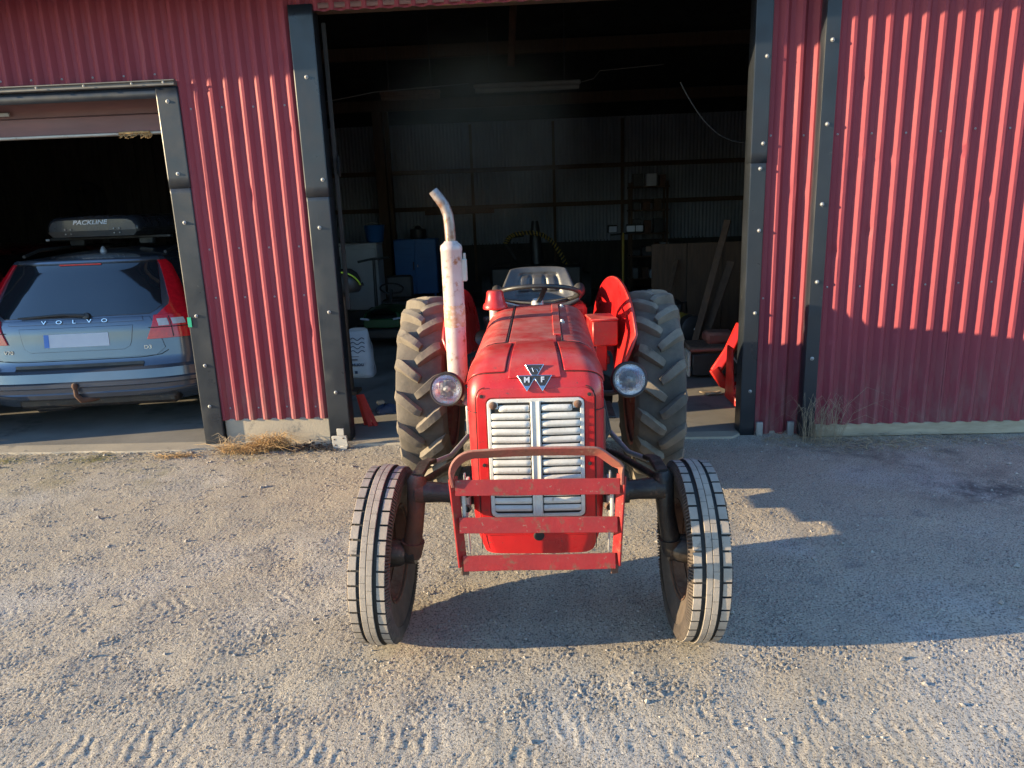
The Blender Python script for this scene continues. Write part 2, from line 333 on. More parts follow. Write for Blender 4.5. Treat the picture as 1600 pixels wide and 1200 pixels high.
# settle under the wheels
for wx, wy, r in ((-.655, 0, .16), (.655, 0, .16), (-.71, 1.83, .26), (.71, 1.83, .26)):
    g = np.exp(-(((GXX-wx)**2+(GYY-wy)**2)/r**2)); H = H*(1-g)+(-.004)*g
def hsample(x, y):
    u = np.clip((np.asarray(x)-GX0)/RES, 0, NX-1.001); v = np.clip((np.asarray(y)-GY0)/RES, 0, NY-1.001)
    i = u.astype(int); j = v.astype(int); a = u-i; b = v-j
    return H[i, j]*(1-a)*(1-b)+H[i+1, j]*a*(1-b)+H[i, j+1]*(1-a)*b+H[i+1, j+1]*a*b
def ground_material():
    m = bpy.data.materials.new('gravel_yard'); m.use_nodes = True; nt = m.node_tree; N = nt.nodes; L = nt.links; b = N['Principled BSDF']
    tc = N.new('ShaderNodeTexCoord'); co = tc.outputs['Object']
    def noise(sc, det=6, rg=.6):
        n = N.new('ShaderNodeTexNoise'); n.inputs['Scale'].default_value = sc; n.inputs['Detail'].default_value = det; n.inputs['Roughness'].default_value = rg
        L.new(co, n.inputs['Vector']); return n.outputs[0]
    def ramp(src, lo, hi, o0=0, o1=1):
        r = N.new('ShaderNodeMapRange'); r.inputs[1].default_value = lo; r.inputs[2].default_value = hi; r.inputs[3].default_value = o0; r.inputs[4].default_value = o1
        L.new(src, r.inputs[0]); return r.outputs[0]
    def mix(fac, a, c):
        x = N.new('ShaderNodeMix'); x.data_type = 'RGBA'; L.new(fac, x.inputs[0])
        for i, s in ((6, a), (7, c)):
            if isinstance(s, tuple): x.inputs[i].default_value = (*s, 1)
            else: L.new(s, x.inputs[i])
        return x.outputs[2]
    def mul(a, c):
        x = N.new('ShaderNodeMath'); x.operation = 'MULTIPLY'; L.new(a, x.inputs[0]); L.new(c, x.inputs[1]); return x.outputs[0]
    col = mix(ramp(noise(1.3), .35, .68), (0.48, 0.415, 0.315), (0.42, 0.37, 0.29))
    col = mix(ramp(noise(.9, 3), .52, .66), col, (0.48, 0.445, 0.385))
    col = mix(ramp(noise(5.5, 8, .7), .56, .70), col, (0.30, 0.275, 0.235))
    col = mix(ramp(noise(110, 3, .6), .52, .62), col, (0.14, 0.128, 0.11))
    col = mix(ramp(noise(85, 2, .6), .60, .70), col, (0.56, 0.52, 0.45))
    # old moss and damp by the barn's drip line, a dark damp patch by the sliding door
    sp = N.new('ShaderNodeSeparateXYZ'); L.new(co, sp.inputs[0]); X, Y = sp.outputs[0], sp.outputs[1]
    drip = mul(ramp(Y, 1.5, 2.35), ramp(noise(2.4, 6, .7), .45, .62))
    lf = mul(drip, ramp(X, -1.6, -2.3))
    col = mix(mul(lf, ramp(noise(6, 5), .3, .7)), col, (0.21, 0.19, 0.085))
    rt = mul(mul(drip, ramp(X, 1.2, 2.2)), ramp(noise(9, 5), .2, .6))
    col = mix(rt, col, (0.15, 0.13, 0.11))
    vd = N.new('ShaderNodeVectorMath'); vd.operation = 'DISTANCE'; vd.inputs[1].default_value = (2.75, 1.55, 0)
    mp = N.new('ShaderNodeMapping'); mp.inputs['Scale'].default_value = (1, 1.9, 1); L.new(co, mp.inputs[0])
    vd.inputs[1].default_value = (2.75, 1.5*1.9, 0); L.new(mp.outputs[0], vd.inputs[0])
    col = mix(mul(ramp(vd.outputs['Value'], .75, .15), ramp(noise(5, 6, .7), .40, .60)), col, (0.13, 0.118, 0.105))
    L.new(col, b.inputs['Base Color']); b.inputs['Roughness'].default_value = .95; b.inputs['Specular IOR Level'].default_value = .25
    bp = N.new('ShaderNodeBump'); bp.inputs['Distance'].default_value = .005; bp.inputs['Strength'].default_value = .8
    L.new(noise(160, 4, .65), bp.inputs['Height']); L.new(bp.outputs[0], b.inputs['Normal'])
    return m
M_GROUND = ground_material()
def make_ground():
    rows, cols = 600, 1080
    t = np.linspace(0, 1, rows); ys = -2.2+(2.66+2.2)*(t*.62+.38*t**2)
    hw = 2.5+(ys+2.2)/4.86*2.8
    u = np.linspace(-1, 1, cols)
    X = u[None, :]*hw[:, None]; Y = np.repeat(ys[:, None], cols, 1)
    Z = hsample(X, Y)
    fade = np.clip((1-np.abs(u))*12, 0, 1)[None, :]*np.clip((ys+2.2)*5, 0, 1)[:, None]
    Z = Z*fade
    Z = Z+.0*X
    V = np.stack([X, Y, Z], -1).reshape(-1, 3)
    i = np.arange(rows-1)[:, None]*cols+np.arange(cols-1)[None, :]
    F = np.stack([i, i+1, i+cols+1, i+cols], -1).reshape(-1, 4)
    B = 1500.0; nb = len(V)
    ring = np.array([[-B, -B, 0], [B, -B, 0], [B, B, 0], [-B, B, 0]])
    V = np.vstack([V, ring])
    c = [0, cols-1, rows*cols-1, (rows-1)*cols]
    F2 = np.array([[nb, nb+1, c[1], c[0]], [nb+1, nb+2, c[2], c[1]], [nb+2, nb+3, c[3], c[2]], [nb+3, nb, c[0], c[3]]])
    V[c, 2] = 0; V[nb:, 2] = -.0
    F = np.vstack([F, F2])
    me = bpy.data.meshes.new('ground'); me.vertices.add(len(V)); me.vertices.foreach_set('co', V.ravel())
    me.loops.add(F.size); me.loops.foreach_set('vertex_index', F.ravel().astype(np.int32))
    me.polygons.add(len(F)); me.polygons.foreach_set('loop_start', np.arange(0, F.size, 4, dtype=np.int32))
    try: me.polygons.foreach_set('loop_total', np.full(len(F), 4, np.int32))
    except Exception: pass
    me.materials.append(M_GROUND); me.update(calc_edges=True); me.validate()
    me.polygons.foreach_set('use_smooth', np.ones(len(me.polygons), bool))
    o = bpy.data.objects.new('ground', me); COL.objects.link(o); return struct(o)
make_ground()
def make_gravel():
    base = np.array([(1, 0, 0), (-1, 0, 0), (0, 1, 0), (0, -1, 0), (0, 0, 1), (0, 0, -1)], float)
    tri = np.array([(0, 2, 4), (2, 1, 4), (1, 3, 4), (3, 0, 4), (2, 0, 5), (1, 2, 5), (3, 1, 5), (0, 3, 5)])
    n = 9000
    y = -1.9+4.5*rng.random(n)**.9; x = (rng.random(n)*2-1)*(2.2+(y+1.9)*.6)
    # denser strip below the walls
    n2 = 5000; y2 = 2.62-np.abs(rng.normal(0, .28, n2)); x2 = rng.uniform(-4.4, 4.4, n2)
    y = np.r_[y, y2]; x = np.r_[x, x2]; n += n2
    s = np.clip(rng.lognormal(-5.65, .50, n), .002, .020)
    V = base[None]*s[:, None, None]*(.6+.8*rng.random((n, 6, 1)))*np.array([1, 1, .65])
    a = rng.random(n)*6.28; ca, sa = np.cos(a), np.sin(a)
    R = np.stack([V[..., 0]*ca[:, None]-V[..., 1]*sa[:, None], V[..., 0]*sa[:, None]+V[..., 1]*ca[:, None], V[..., 2]], -1)
    R[..., 0] += x[:, None]; R[..., 1] += y[:, None]; R[..., 2] += (hsample(x, y)+s*.2)[:, None]
    F = (tri[None]+6*np.arange(n)[:, None, None]).reshape(-1, 3)
    me = bpy.data.meshes.new('gravel'); me.from_pydata(R.reshape(-1, 3).tolist(), [], F.tolist()); me.materials.append(M_STONE); me.update()
    o = bpy.data.objects.new('gravel', me); COL.objects.link(o); tag(o, 'loose grey pebbles strewn over the yard', 'gravel', kind='stuff')
make_gravel()
# concrete floor of the garage, broken front edge
def make_floor():
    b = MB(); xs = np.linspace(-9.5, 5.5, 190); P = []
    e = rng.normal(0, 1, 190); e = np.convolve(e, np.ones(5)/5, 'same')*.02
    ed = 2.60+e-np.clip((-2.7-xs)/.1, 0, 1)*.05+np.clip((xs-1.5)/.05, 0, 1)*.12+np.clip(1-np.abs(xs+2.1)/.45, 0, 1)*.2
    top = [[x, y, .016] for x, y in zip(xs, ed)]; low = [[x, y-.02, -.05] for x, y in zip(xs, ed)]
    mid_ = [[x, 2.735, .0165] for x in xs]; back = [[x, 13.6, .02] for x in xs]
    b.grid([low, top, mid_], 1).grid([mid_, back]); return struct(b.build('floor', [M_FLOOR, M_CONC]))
make_floor()

# ================================================================== BARN
PITCH = .115; PROF = ((0, 0), (.030, 0), (.067, -.031), (.087, -.031), (.115, 0))
def corr(x0, x1, z0, z1, y, seed=0, nz=26, prof=PROF, pitch=PITCH, dents=6, amp=.0012, phase=0.0, crease=()):
    r = random.Random(seed); xs = []; k0 = math.floor((x0-phase)/pitch)-1
    def dep(x):
        t = (x-phase) % pitch
        for (a, da), (b, db) in zip(prof, prof[1:]):
            if a <= t <= b: return lerp(da, db, (t-a)/(b-a))
        return 0
    xs = [x0, x1]
    for k in range(k0, k0+int((x1-x0)/pitch)+4):
        for a, _ in prof[:-1]:
            q = k*pitch+phase+a
            if x0 < q < x1: xs.append(q)
            if a in (.030, .067):
                for d in (.006,):
                    if x0 < q+d < x1: xs.append(q+d)
    xs = sorted(set(round(q, 5) for q in xs)); zs = np.linspace(z0, z1, nz)
    P = np.zeros((nz, len(xs), 3))
    for i, z in enumerate(zs):
        for j, x in enumerate(xs):
            P[i, j] = (x+amp*math.sin(z*3.1+x*7+seed)*.6, y+dep(x)+amp*1.5*math.sin(2.3*z+3*x+seed*1.7)+r.gauss(0, amp*.25), z)
    for _ in range(dents):
        i = r.randrange(1, nz-1); j0 = r.randrange(1, len(xs)-1); a = r.uniform(.006, .016); rw = r.choice((.6, 1.0)); cx = xs[j0]; cz = zs[i]
        for ii in range(max(0, i-4), min(nz, i+5)):
            for j, x in enumerate(xs):
                w = math.exp(-((x-cx)/.022)**2-((zs[ii]-cz)/(.05*rw))**2); P[ii, j, 1] += a*w; P[ii, j, 0] += a*.5*w
    for zc in crease:
        k = math.ceil((x0-phase)/pitch); q = k*pitch+phase+.06
        while q < x1:
            a = r.uniform(.003, .010); zj = zc+r.uniform(-.02, .02)
            for ii in range(nz):
                if abs(zs[ii]-zj) < .06:
                    for j, x in enumerate(xs):
                        if abs(x-q) < .06: P[ii, j, 1] += a*math.exp(-((x-q)/.02)**2-((zs[ii]-zj)/.018)**2)
            q += pitch
    return P
barn = thing('barn', 'red corrugated steel barn with dark trim and two open garage doorways', 'barn', (0, 0, 0))
WY = 2.715
screw_src = MB().lathe([(.0001, -.010), (.004, -.0095), (.0075, -.006), (.0085, -.002), (.012, -.001), (.012, .002)], (0, 0, 0), (0, 1, 0), 10).build('screw', M_ALU, barn)
_first = [True]
def screw(x, y, z, parent, s=1.0):
    if _first[0]:
        _first[0] = False; screw_src.parent = parent; screw_src.matrix_local = Matrix.Translation((x, y, z))@Matrix.Scale(s, 4); return
    share(screw_src, 'screw', parent, Matrix.Translation((x, y, z))@Matrix.Scale(s, 4))
def sheet(x0, x1, z0, z1, y=WY, seed=0, parent=barn, rows=(), nz=26, dents=6, phase=0.0, name='cladding_sheet', amp=.0012):
    b = MB().grid(corr(x0, x1, z0, z1, y, seed, nz, dents=dents, phase=phase, amp=amp))
    o = b.build(name, M_CLAD, parent, smooth=24)
    for z in rows:
        k = math.ceil((x0-phase)/PITCH); q = k*PITCH+phase+.015; n = 0
        while q < x1-.01:
            if n % 2 == 0: screw(q, y-.002, z+random.uniform(-.004, .004), o, .62)
            q += PITCH; n += 1
    return o
sheet(-2.56, -1.67, .205, 3.5, seed=1, rows=(.30, 1.18, 1.55, 2.55), nz=110, dents=7, phase=-2.50)
t7 = None
for i, x in enumerate((-9.66, -8.74, -7.82, -6.90, -5.98)): sheet(x, min(x+.92, -5.06), .2, 2.74, seed=50+i, nz=10, dents=0, phase=-2.50)
for i, x in enumerate((-9.92, -9.0, -8.08, -7.16, -6.24, -5.32, -4.40, -3.48)):
    sheet(x, x+.92, 2.735, 3.5, seed=10+i, rows=(2.79,), nz=8, dents=1, phase=-2.50, y=WY-.0015*(i % 2))
for i, x in enumerate((-1.67, -.75, .17, 1.09)):
    sheet(x, min(x+.92, 1.6), 3.15, 3.5, seed=20+i, nz=5, dents=0, phase=-2.50, y=WY+.002+.0015*(i % 2))
sheet(1.60, 2.05, .0, 3.5, seed=31, rows=(1.05, 2.2), nz=110, dents=5, phase=1.652)
for i, x in enumerate((2.05, 2.97, 3.89, 4.81)):
    sheet(x, x+.92, .05, 3.5, seed=40+i, nz=10, dents=0, phase=1.652, y=WY+.012)
# flashings
def flash(name, x0, x1, z0, z1, yf, depth_side, tone=M_TRIM, wob=0.0, parent=barn, ret=.14, seed=0):
    """folded sheet trim: a face at y=yf and a return into the opening on one side (-1 left edge, +1 right edge)"""
    r = random.Random(seed); b = MB(); nz = max(3, int((z1-z0)/.07)); zs = np.linspace(z0, z1, nz); P = []
    for z in zs:
        w = wob*(math.sin(z*5+seed)+.6*math.sin(z*11+2*seed)); e = wob*.6*math.sin(z*7.3+seed)
        lip = .010
        row = [(x0, yf+lip+.02, z), (x0, yf+.002, z), (x0+.006, yf-e*.3, z), ((x0+x1)/2, yf+w*.6, z), (x1-.006, yf+e*.3, z), (x1, yf+.003, z)]
        if depth_side > 0: row += [(x1+e*.8, yf+.03, z), (x1-.002+e*.5, yf+ret, z)]
        elif depth_side < 0: row = [(x0-.002+e*.5, yf+ret, z), (x0+e*.8, yf+.03, z)]+row[1:]+[(x1, yf+.03, z)]
        else: row += [(x1, yf+.03, z)]
        P.append(row)
    o = b.grid(P).build(name, tone, parent, smooth=14)
    sol = o.modifiers.new('sheet', 'SOLIDIFY'); sol.thickness = .0015; sol.offset = 0
    return o
YT = WY-.045
t1 = flash('jamb_trim', -1.690, -1.520, 1.90, 3.19, YT-.004, +1, wob=.0018, seed=1)
t2 = flash('jamb_trim', -1.688, -1.522, .02, 1.94, YT, +1, wob=.004, seed=2)
t3 = flash('jamb_trim', -2.705, -2.545, 2.0, 2.70, YT-.004, -1, wob=.0015, seed=3)
t4 = flash('jamb_trim', -2.703, -2.547, -.03, 2.03, YT, -1, wob=.003, seed=4)
t7 = flash('jamb_trim', -5.08, -4.93, -.03, 2.70, YT, +1, wob=.002, seed=7)
t5 = flash('jamb_trim', 1.520, 1.635, 2.02, 3.5, YT-.004, -1, wob=.001, seed=5, ret=.14)
t6 = flash('jamb_trim', 1.522, 1.633, -.01, 2.06, YT, -1, wob=.002, seed=6, ret=.14)
for o, x, zz in ((t1, -1.60, (2.72,)), (t1, -1.56, (2.02,)), (t2, -1.60, (.42, 1.05, 1.68)), (t3, -2.63, (2.60, 2.10)), (t4, -2.63, (.33, .66, 1.05, 1.75)),
                 (t5, 1.60, (2.72, 2.15)), (t6, 1.59, (.35, .95, 1.55, 1.98))):
    for z in zz: screw(x+random.uniform(-.012, .012), YT-.006, z, o, 1.15)
# left doorway head: steel drip rail with old batten above
flash('lintel_trim', -7.2, -2.546, 2.625, 2.70, YT+.006, 0, wob=.001, seed=8)
lt = MB().box((-4.86, YT-.002, 2.722), (4.62, .05, .036), ch=.004).box((-4.86, YT-.034, 2.737), (4.64, .02, .010), ch=.002).build('lintel_batten', pm('lintel_grey', (0.13, 0.125, 0.12), (0.09, 0.088, 0.085), 6, .6), barn)
for x in (-3.95, -3.55, -3.2, -2.85, -2.62): screw(x, YT-.045, 2.722, lt, .7)
flash('head_trim', -1.50, 1.52, 3.165, 3.20, WY-.02, 0, tone=M_OVERDOOR, wob=.0005, seed=9)
MB().box((0, WY+.06, 3.19), (3.3, .09, .07), ch=.004).build('head_beam', M_OLDWOOD, barn)
# jamb posts behind the trims
for x in (-1.64, 1.68): MB().box((x, WY+.13, 1.62), (.10, .15, 3.2), ch=.006).build('jamb_post', M_OLDWOOD, barn)
MB().box((-2.62, WY+.13, 1.32), (.10, .15, 2.62), ch=.006).build('jamb_post', M_OLDWOOD, barn)
MB().box((-2.115, WY+.05, .09), (.86, .12, .24), ch=.01).build('plinth', M_CONC, barn)
# inner rubbing strip on the left jamb, with hanging flap
MB().bar([(-1.49, WY+.10, z) for z in np.linspace(1.05, 3.1, 8)], .03, .02, (1, 0, 0)).build('inner_strip', M_ROOFIN, barn)
MB().lathe([(.001, -.02), (.07, -.012), (.085, .0), (.07, .012), (.001, .02)], (-1.475, WY+.12, 2.12), (1, .3, 0), 18).build('rubber_buffer', M_BLACKP, barn)
# eave: soffit board, fascia, roof
def slab(name, quad, th, mat, parent=barn):
    q = [Vector(p) for p in quad]; n = (q[1]-q[0]).cross(q[3]-q[0]).normalized()
    b = MB().add(q+[p+n*th for p in q], [(0, 1, 2, 3), (7, 6, 5, 4), (0, 4, 5, 1), (1, 5, 6, 2), (2, 6, 7, 3), (3, 7, 4, 0)])
    return b.build(name, mat, parent, smooth=0)
EZ = lambda x: 3.345+.012*x
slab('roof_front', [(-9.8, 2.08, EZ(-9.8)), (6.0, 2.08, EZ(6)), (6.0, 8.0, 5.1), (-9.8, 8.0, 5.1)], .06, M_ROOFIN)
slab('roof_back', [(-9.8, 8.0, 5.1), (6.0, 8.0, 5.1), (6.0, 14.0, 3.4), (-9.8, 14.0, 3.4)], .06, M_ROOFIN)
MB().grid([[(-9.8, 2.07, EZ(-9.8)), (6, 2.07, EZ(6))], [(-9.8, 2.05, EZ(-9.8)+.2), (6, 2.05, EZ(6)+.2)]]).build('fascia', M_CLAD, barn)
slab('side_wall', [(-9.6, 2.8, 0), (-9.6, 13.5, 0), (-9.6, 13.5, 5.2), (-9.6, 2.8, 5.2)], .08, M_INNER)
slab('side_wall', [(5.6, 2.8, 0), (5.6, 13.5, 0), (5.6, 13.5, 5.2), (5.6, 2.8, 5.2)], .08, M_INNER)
# back wall: galvanised sheets with horizontal rails in the main bay
sinp = tuple((.076*k/6, -.009*(1-math.cos(2*math.pi*k/6))) for k in range(7))
for i in range(10):
    x = -4.6+i*1.02
    MB().grid(corr(x, x+1.02, 1.05, 4.2, 13.3+.003*(i % 2), 60+i, 3, prof=sinp, pitch=.076, dents=0, amp=.0005)).build('back_sheet', M_GALV, barn, smooth=60)
MB().box((.5, 13.36, .55), (10.4, .12, 1.06)).build('back_plinth', M_INNER, barn)
for z in (1.85, 2.62): MB().box((.5, 13.24, z), (10.2, .06, .09), ch=.004).build('back_rail', M_OLDWOOD, barn)
for x in (-1.45, .3, 1.75): MB().box((x, 13.24, 1.9), (.06, .05, 3.3), ch=.004).build('back_stud', M_OLDWOOD, barn)
MB().box((-3.22, 12.4, 2.0), (.20, .18, 4.0), ch=.008).build('post', M_OLDWOOD, barn)
MB().box((-3.06, 12.45, 2.0), (.07, .16, 4.0), ch=.006).build('post', M_OLDWOOD, barn)
MB().box((-1.75, 13.15, 1.78), (1.5, .04, .12), ch=.004).build('brace', M_RUST, barn)
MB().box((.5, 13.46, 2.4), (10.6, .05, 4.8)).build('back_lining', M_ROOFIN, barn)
# left bay rear wall: vertical boards, and a stub wall behind the cladding pier
k = 0; x = -9.55
while x < -4.65:
    w = random.uniform(.13, .19)
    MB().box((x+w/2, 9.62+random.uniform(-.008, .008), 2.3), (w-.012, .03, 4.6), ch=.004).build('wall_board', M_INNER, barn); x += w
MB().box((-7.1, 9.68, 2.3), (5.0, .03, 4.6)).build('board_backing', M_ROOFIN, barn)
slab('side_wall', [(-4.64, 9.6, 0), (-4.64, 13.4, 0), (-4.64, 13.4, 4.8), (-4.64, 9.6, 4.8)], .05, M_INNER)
# rafters and a ceiling tie seen faintly
for i, y in enumerate((4.2, 6.0, 8.0, 10.0, 12.0)):
    z = interp(y, [2.1, 8, 14], [3.35, 5.0, 3.4])-.12
    MB().box((-2, y, z), (15, .09, .20), ch=.006).build('tie_beam', M_OLDWOOD, barn)
MB().bar([(-.25, 8.0, 5.0), (-.35, 8.0, 3.7)], .10, .08, (1, 0, 0)).build('hanger', M_RUST, barn)
# raised overhead door in the left doorway: two boards and a lower edge
od = thing('raised_door', 'faded brown panel door raised under the head of the left doorway', 'garage door', (-4.9, 2.97, 2.43))
od_l = od.location.copy()
def at(b, o=od_l):
    b.v = [(p[0]-o.x, p[1]-o.y, p[2]-o.z) for p in b.v]; return b
at(MB().box((-4.9, 2.975, 2.50), (4.5, .05, .13), ch=.006)).build('door_panel', M_OVERDOOR, od)
at(MB().box((-4.9, 2.995, 2.635), (4.5, .05, .135), ch=.006)).build('door_panel', M_OVERDOOR, od)
at(MB().box((-4.9, 2.97, 2.428), (4.5, .06, .018), ch=.004)).build('bottom_edge', M_STEELLT, od)
at(MB().box((-4.15, 2.945, 2.60), (.28, .02, .030), ch=.004)).build('handle_rail', M_ALU, od)
fo = MB(); rr = random.Random(5)
for i in range(46):
    x = rr.uniform(-3.17, -2.93); z = 2.428; L = rr.uniform(.01, .045)
    fo.tube([(x, 2.935+rr.uniform(-.012, .012), z+.012), (x+rr.uniform(-.02, .02), 2.935, z-L*.5), (x+rr.uniform(-.035, .035), 2.93, z-L)], [.004, .003, .001], 4)
fo.box((-3.05, 2.935, 2.432), (.24, .025, .014), ch=.004)
o = fo.build('foam_strip', M_STRAW); tag(o, 'torn scrap of straw-coloured foam hanging from the raised door edge', 'foam scrap')
# ------------------------------------------------------------------ sliding door
DY = 2.585
sd = thing('sliding_door', 'red corrugated sliding door with dark edge trim and weathered wooden bottom board', 'sliding door', (3.6, DY, 0))
SO = Vector((3.6, DY, 0))
def loc_build(b, off, *a, **k):
    b.v = [(p[0]-off.x, p[1]-off.y, p[2]-off.z) for p in b.v]; return b.build(*a, **k)
for i, x in enumerate((2.03, 2.95, 3.87, 4.79)):
    b = MB().grid(corr(x, x+.92, .105, 3.5, DY-.0015*(i % 2), 80+i, 120, dents=9 if i < 2 else 3, phase=2.065, amp=.0014, crease=(.76, 2.03)))
    o = loc_build(b, SO, 'cladding_sheet', M_CLAD, sd, smooth=24)
    if i < 3:
        for z in (1.14, 2.18):
            q = x+.05; n = 0
            while q < x+.90:
                kx = math.floor((q-2.065)/PITCH)*PITCH+2.065+.015
                screw(kx-SO.x, -.004, z+random.uniform(-.006, .006), o, .62); q += PITCH*2
b = MB(); P = []
for z in np.linspace(.02, 3.5, 30):
    e = .0022*math.sin(z*4.1)
    P.append([(1.955, DY+.085, z), (1.945+e*.4, DY+.04, z), (1.942, DY-.030, z), (1.947, DY-.040, z), (1.99+e, DY-.041+e*.5, z), (2.040, DY-.038, z), (2.045, DY-.005, z)])
o = loc_build(b.grid(P), SO, 'edge_trim', M_TRIM, sd, smooth=30)
for z in (.62, 1.18, 1.72, 2.25, 2.78): screw(1.99-SO.x, -.046, z, o, 1.2)
loc_build(MB().box((3.55, DY+.02, .055), (2.98, .07, .10), ch=.006), SO, 'bottom_board', M_WOOD, sd)
loc_build(MB().box((3.6, DY+.05, 1.8), (3.1, .04, .10)).box((3.6, DY+.05, .35), (3.1, .04, .10)), SO, 'back_frame', M_OLDWOOD, sd)
# small galvanised guides at the foot of the narrow panel
for x in (1.665, 1.90):
    MB().box((x, YT-.02, .055), (.05, .03, .11), ch=.004).build('foot_clip', M_ALU, barn)
# floor roller bracket leaning at the left jamb
rb = thing('roller_bracket', 'small pale metal door-guide bracket standing at the foot of the left jamb', 'bracket', (-1.575, 2.55, 0))
MB().box((0, .03, .115), (.055, .012, .07), ch=.002).build('tongue', M_STEELLT, rb)
MB().prism([(-.062, .10), (.055, .10), (.062, .03), (.02, -.01), (-.055, .0)], lambda u, v, d: (u, d, v), -.012, .012).build('plate', M_STEELLT, rb, bevel=.003)
MB().prism([(.0, .02), (.066, .03), (.05, -.015), (.01, -.02)], lambda u, v, d: (u, d, v), -.03, .012).build('foot', M_STEELLT, rb, bevel=.003)
for x, z in ((-.04, .075), (.03, .085), (-.035, .03)):
    MB().lathe([(.0001, -.004), (.006, -.003), (.007, .001)], (x, -.012, z), (0, 1, 0), 8).build('bolt', M_RUST, rb)
o = MB().box((0, 0, 0), (.03, .003, .075)).build('green_tape', M_TAPE); o.location = (-2.692, YT-.008, 1.005); tag(o, 'small bright green strip of tape on the left doorway trim', 'tape')

# ================================================================== TRACTOR
TR = thing('tractor', 'old red farm tractor with white louvred grille parked in front of the open barn', 'tractor', (0, 0, 0))
# ---- hood and nose: one U-shaped section swept forward, round the nose and down
YB, ZC, AY, AZ = -.035, 1.085, .265, .180
def path(v):
    """v 0..1 rear to nose seam, 1..2 round the nose, 2..3 down. returns origin(y,z), outward(y,z), halfwidth, leg, fillet, crown"""
    if v <= 1:
        y = lerp(1.02, YB, v); return (y, lerp(1.272, ZC+AZ, v)), (0, 1), lerp(.250, .242, v), .31 if v < .93 else lerp(.31, .178, (v-.93)/.07), .105, .012
    if v <= 2:
        a = (v-1)*math.pi/2; e = 2/2.7
        c, s = math.cos(a), math.sin(a)
        y = YB-AY*(abs(s)**e); z = ZC+AZ*(abs(c)**e)
        oy, oz = -s/AY, c/AZ; n = math.hypot(oy, oz); 
        return (y, z), (oy/n, oz/n), .242, None, lerp(.105, .055, v-1), lerp(.012, .010, v-1)
    t = v-2; z = lerp(ZC, .525, t)
    return (YB-AY+.012*t*t, z), (-1, 0), lerp(.242, .236, t) if t < .7 else lerp(.2378, .205, ((t-.7)/.3)**2), lerp(.20, .285, min(1, t*4)), .055, .010
def T(u, v, off=0.0):
    """surface point; u -1..1 over section: |u|<.5 top/front, beyond = sides"""
    (y, z), (oy, oz), w, L, r, cr = path(v)
    su = 1 if u >= 0 else -1; a = abs(u)
    if L is None:
        # legs run to the pivot
        L = 1.0
        piv = True
    else: piv = False
    if a <= .5:
        t = a/.5; x = (w-r)*t; b = -cr*(x/w)**2; nx, nb = 2*cr*x/w**2, 1.0
    elif a <= .75:
        t = (a-.5)/.25*math.pi/2; b0 = -cr*((w-r)/w)**2
        x = (w-r)+r*math.sin(t); b = b0-r*(1-math.cos(t)); nx, nb = math.sin(t), math.cos(t)
    else:
        t = (a-.75)/.25; b0 = -cr*((w-r)/w)**2-r; x = w; nx, nb = 1, 0
        if piv:
            # straight from the fillet end to the pivot point
            p0 = np.array([y+oy*b0, z+oz*b0]); p1 = np.array([YB+.0, ZC-.0]); p = p0+(p1-p0)*t
            return Vector((su*(x+off), p[0], p[1]))
        b = b0-(L+b0)*t
    n = math.hypot(nx, nb); nx /= n; nb /= n
    b += off*nb; x += off*nx
    return Vector((su*x, y+oy*b, z+oz*b))
US = sorted(set([s*q for s in (-1, 1) for q in (0, .12, .25, .38, .46, .5, .53, .57, .61, .65, .69, .73, .75, .80, .88, 1.0)]))
VSS = list(np.linspace(0, 1, 16))+list(np.linspace(1.06, 2, 16))+list(np.linspace(2.05, 3, 22))
hood = MB().grid([[T(u, v) for u in US] for v in VSS]).build('hood', M_RED, TR, smooth=50)
def panel(name, u0, u1, v0, v1, nu=12, nv=14, th=.004, mat=M_RED, corner=None, parent=TR):
    us = np.linspace(u0, u1, nu); vs = np.linspace(v0, v1, nv); b = MB()
    du = (u1-u0)*.006; dv = (v1-v0)*.006
    top = [[T(u, v, th) for u in us] for v in vs]; b.grid(top)
    ring = [(u, v0) for u in us]+[(u1, v) for v in vs[1:]]+[(u, v1) for u in us[::-1][1:]]+[(u0, v) for v in vs[::-1][1:-1]]
    up = [T(u, v, th) for u, v in ring]; dn = [T(u, v, -.004) for u, v in ring]; n = len(ring)
    b.add(up+dn, [(i, (i+1) % n, n+(i+1) % n, n+i) for i in range(n)])
    import bmesh
    o = b.build(name, mat, parent, smooth=50)
    bm = bmesh.new(); bm.from_mesh(o.data); bmesh.ops.remove_doubles(bm, verts=bm.verts, dist=1e-5); bmesh.ops.recalc_face_normals(bm, faces=bm.faces); bm.to_mesh(o.data); bm.free()
    o.data.set_sharp_from_angle(angle=rad(50))
    bv = o.modifiers.new('bevel', 'BEVEL'); bv.width = .0022; bv.segments = 2; bv.limit_method = 'ANGLE'; bv.angle_limit = rad(50)
    return o
def seam(name, pts, w=.003, parent=None):
    o = MB().tube(pts, w*.68, 5).build(name, M_DARK, parent or hood); return o
# top: middle strip and two side panels separated by open gaps
panel('hood_strip', -.36, .30, .02, .985, 14, 16, .0035, M_REDDUST)
panel('hood_side_panel', .385, .99, .02, .965, 16, 16, .003, M_REDDUST)
panel('hood_side_panel', -.99, -.405, .02, .965, 16, 16, .003, M_REDDUST)
panel('hood_ridge', .26, .375, .02, .86, 4, 14, .009, M_REDDUST)
for u in (-.382, .380): seam('panel_gap', [T(u, v, .0015) for v in np.linspace(.02, .97, 16)], .0042)
seam('panel_gap', [T(u, .975, .001) for u in np.linspace(.36, .98, 14)], .0028)
seam('panel_gap', [T(u, .975, .001) for u in np.linspace(-.98, -.38, 14)], .0028)
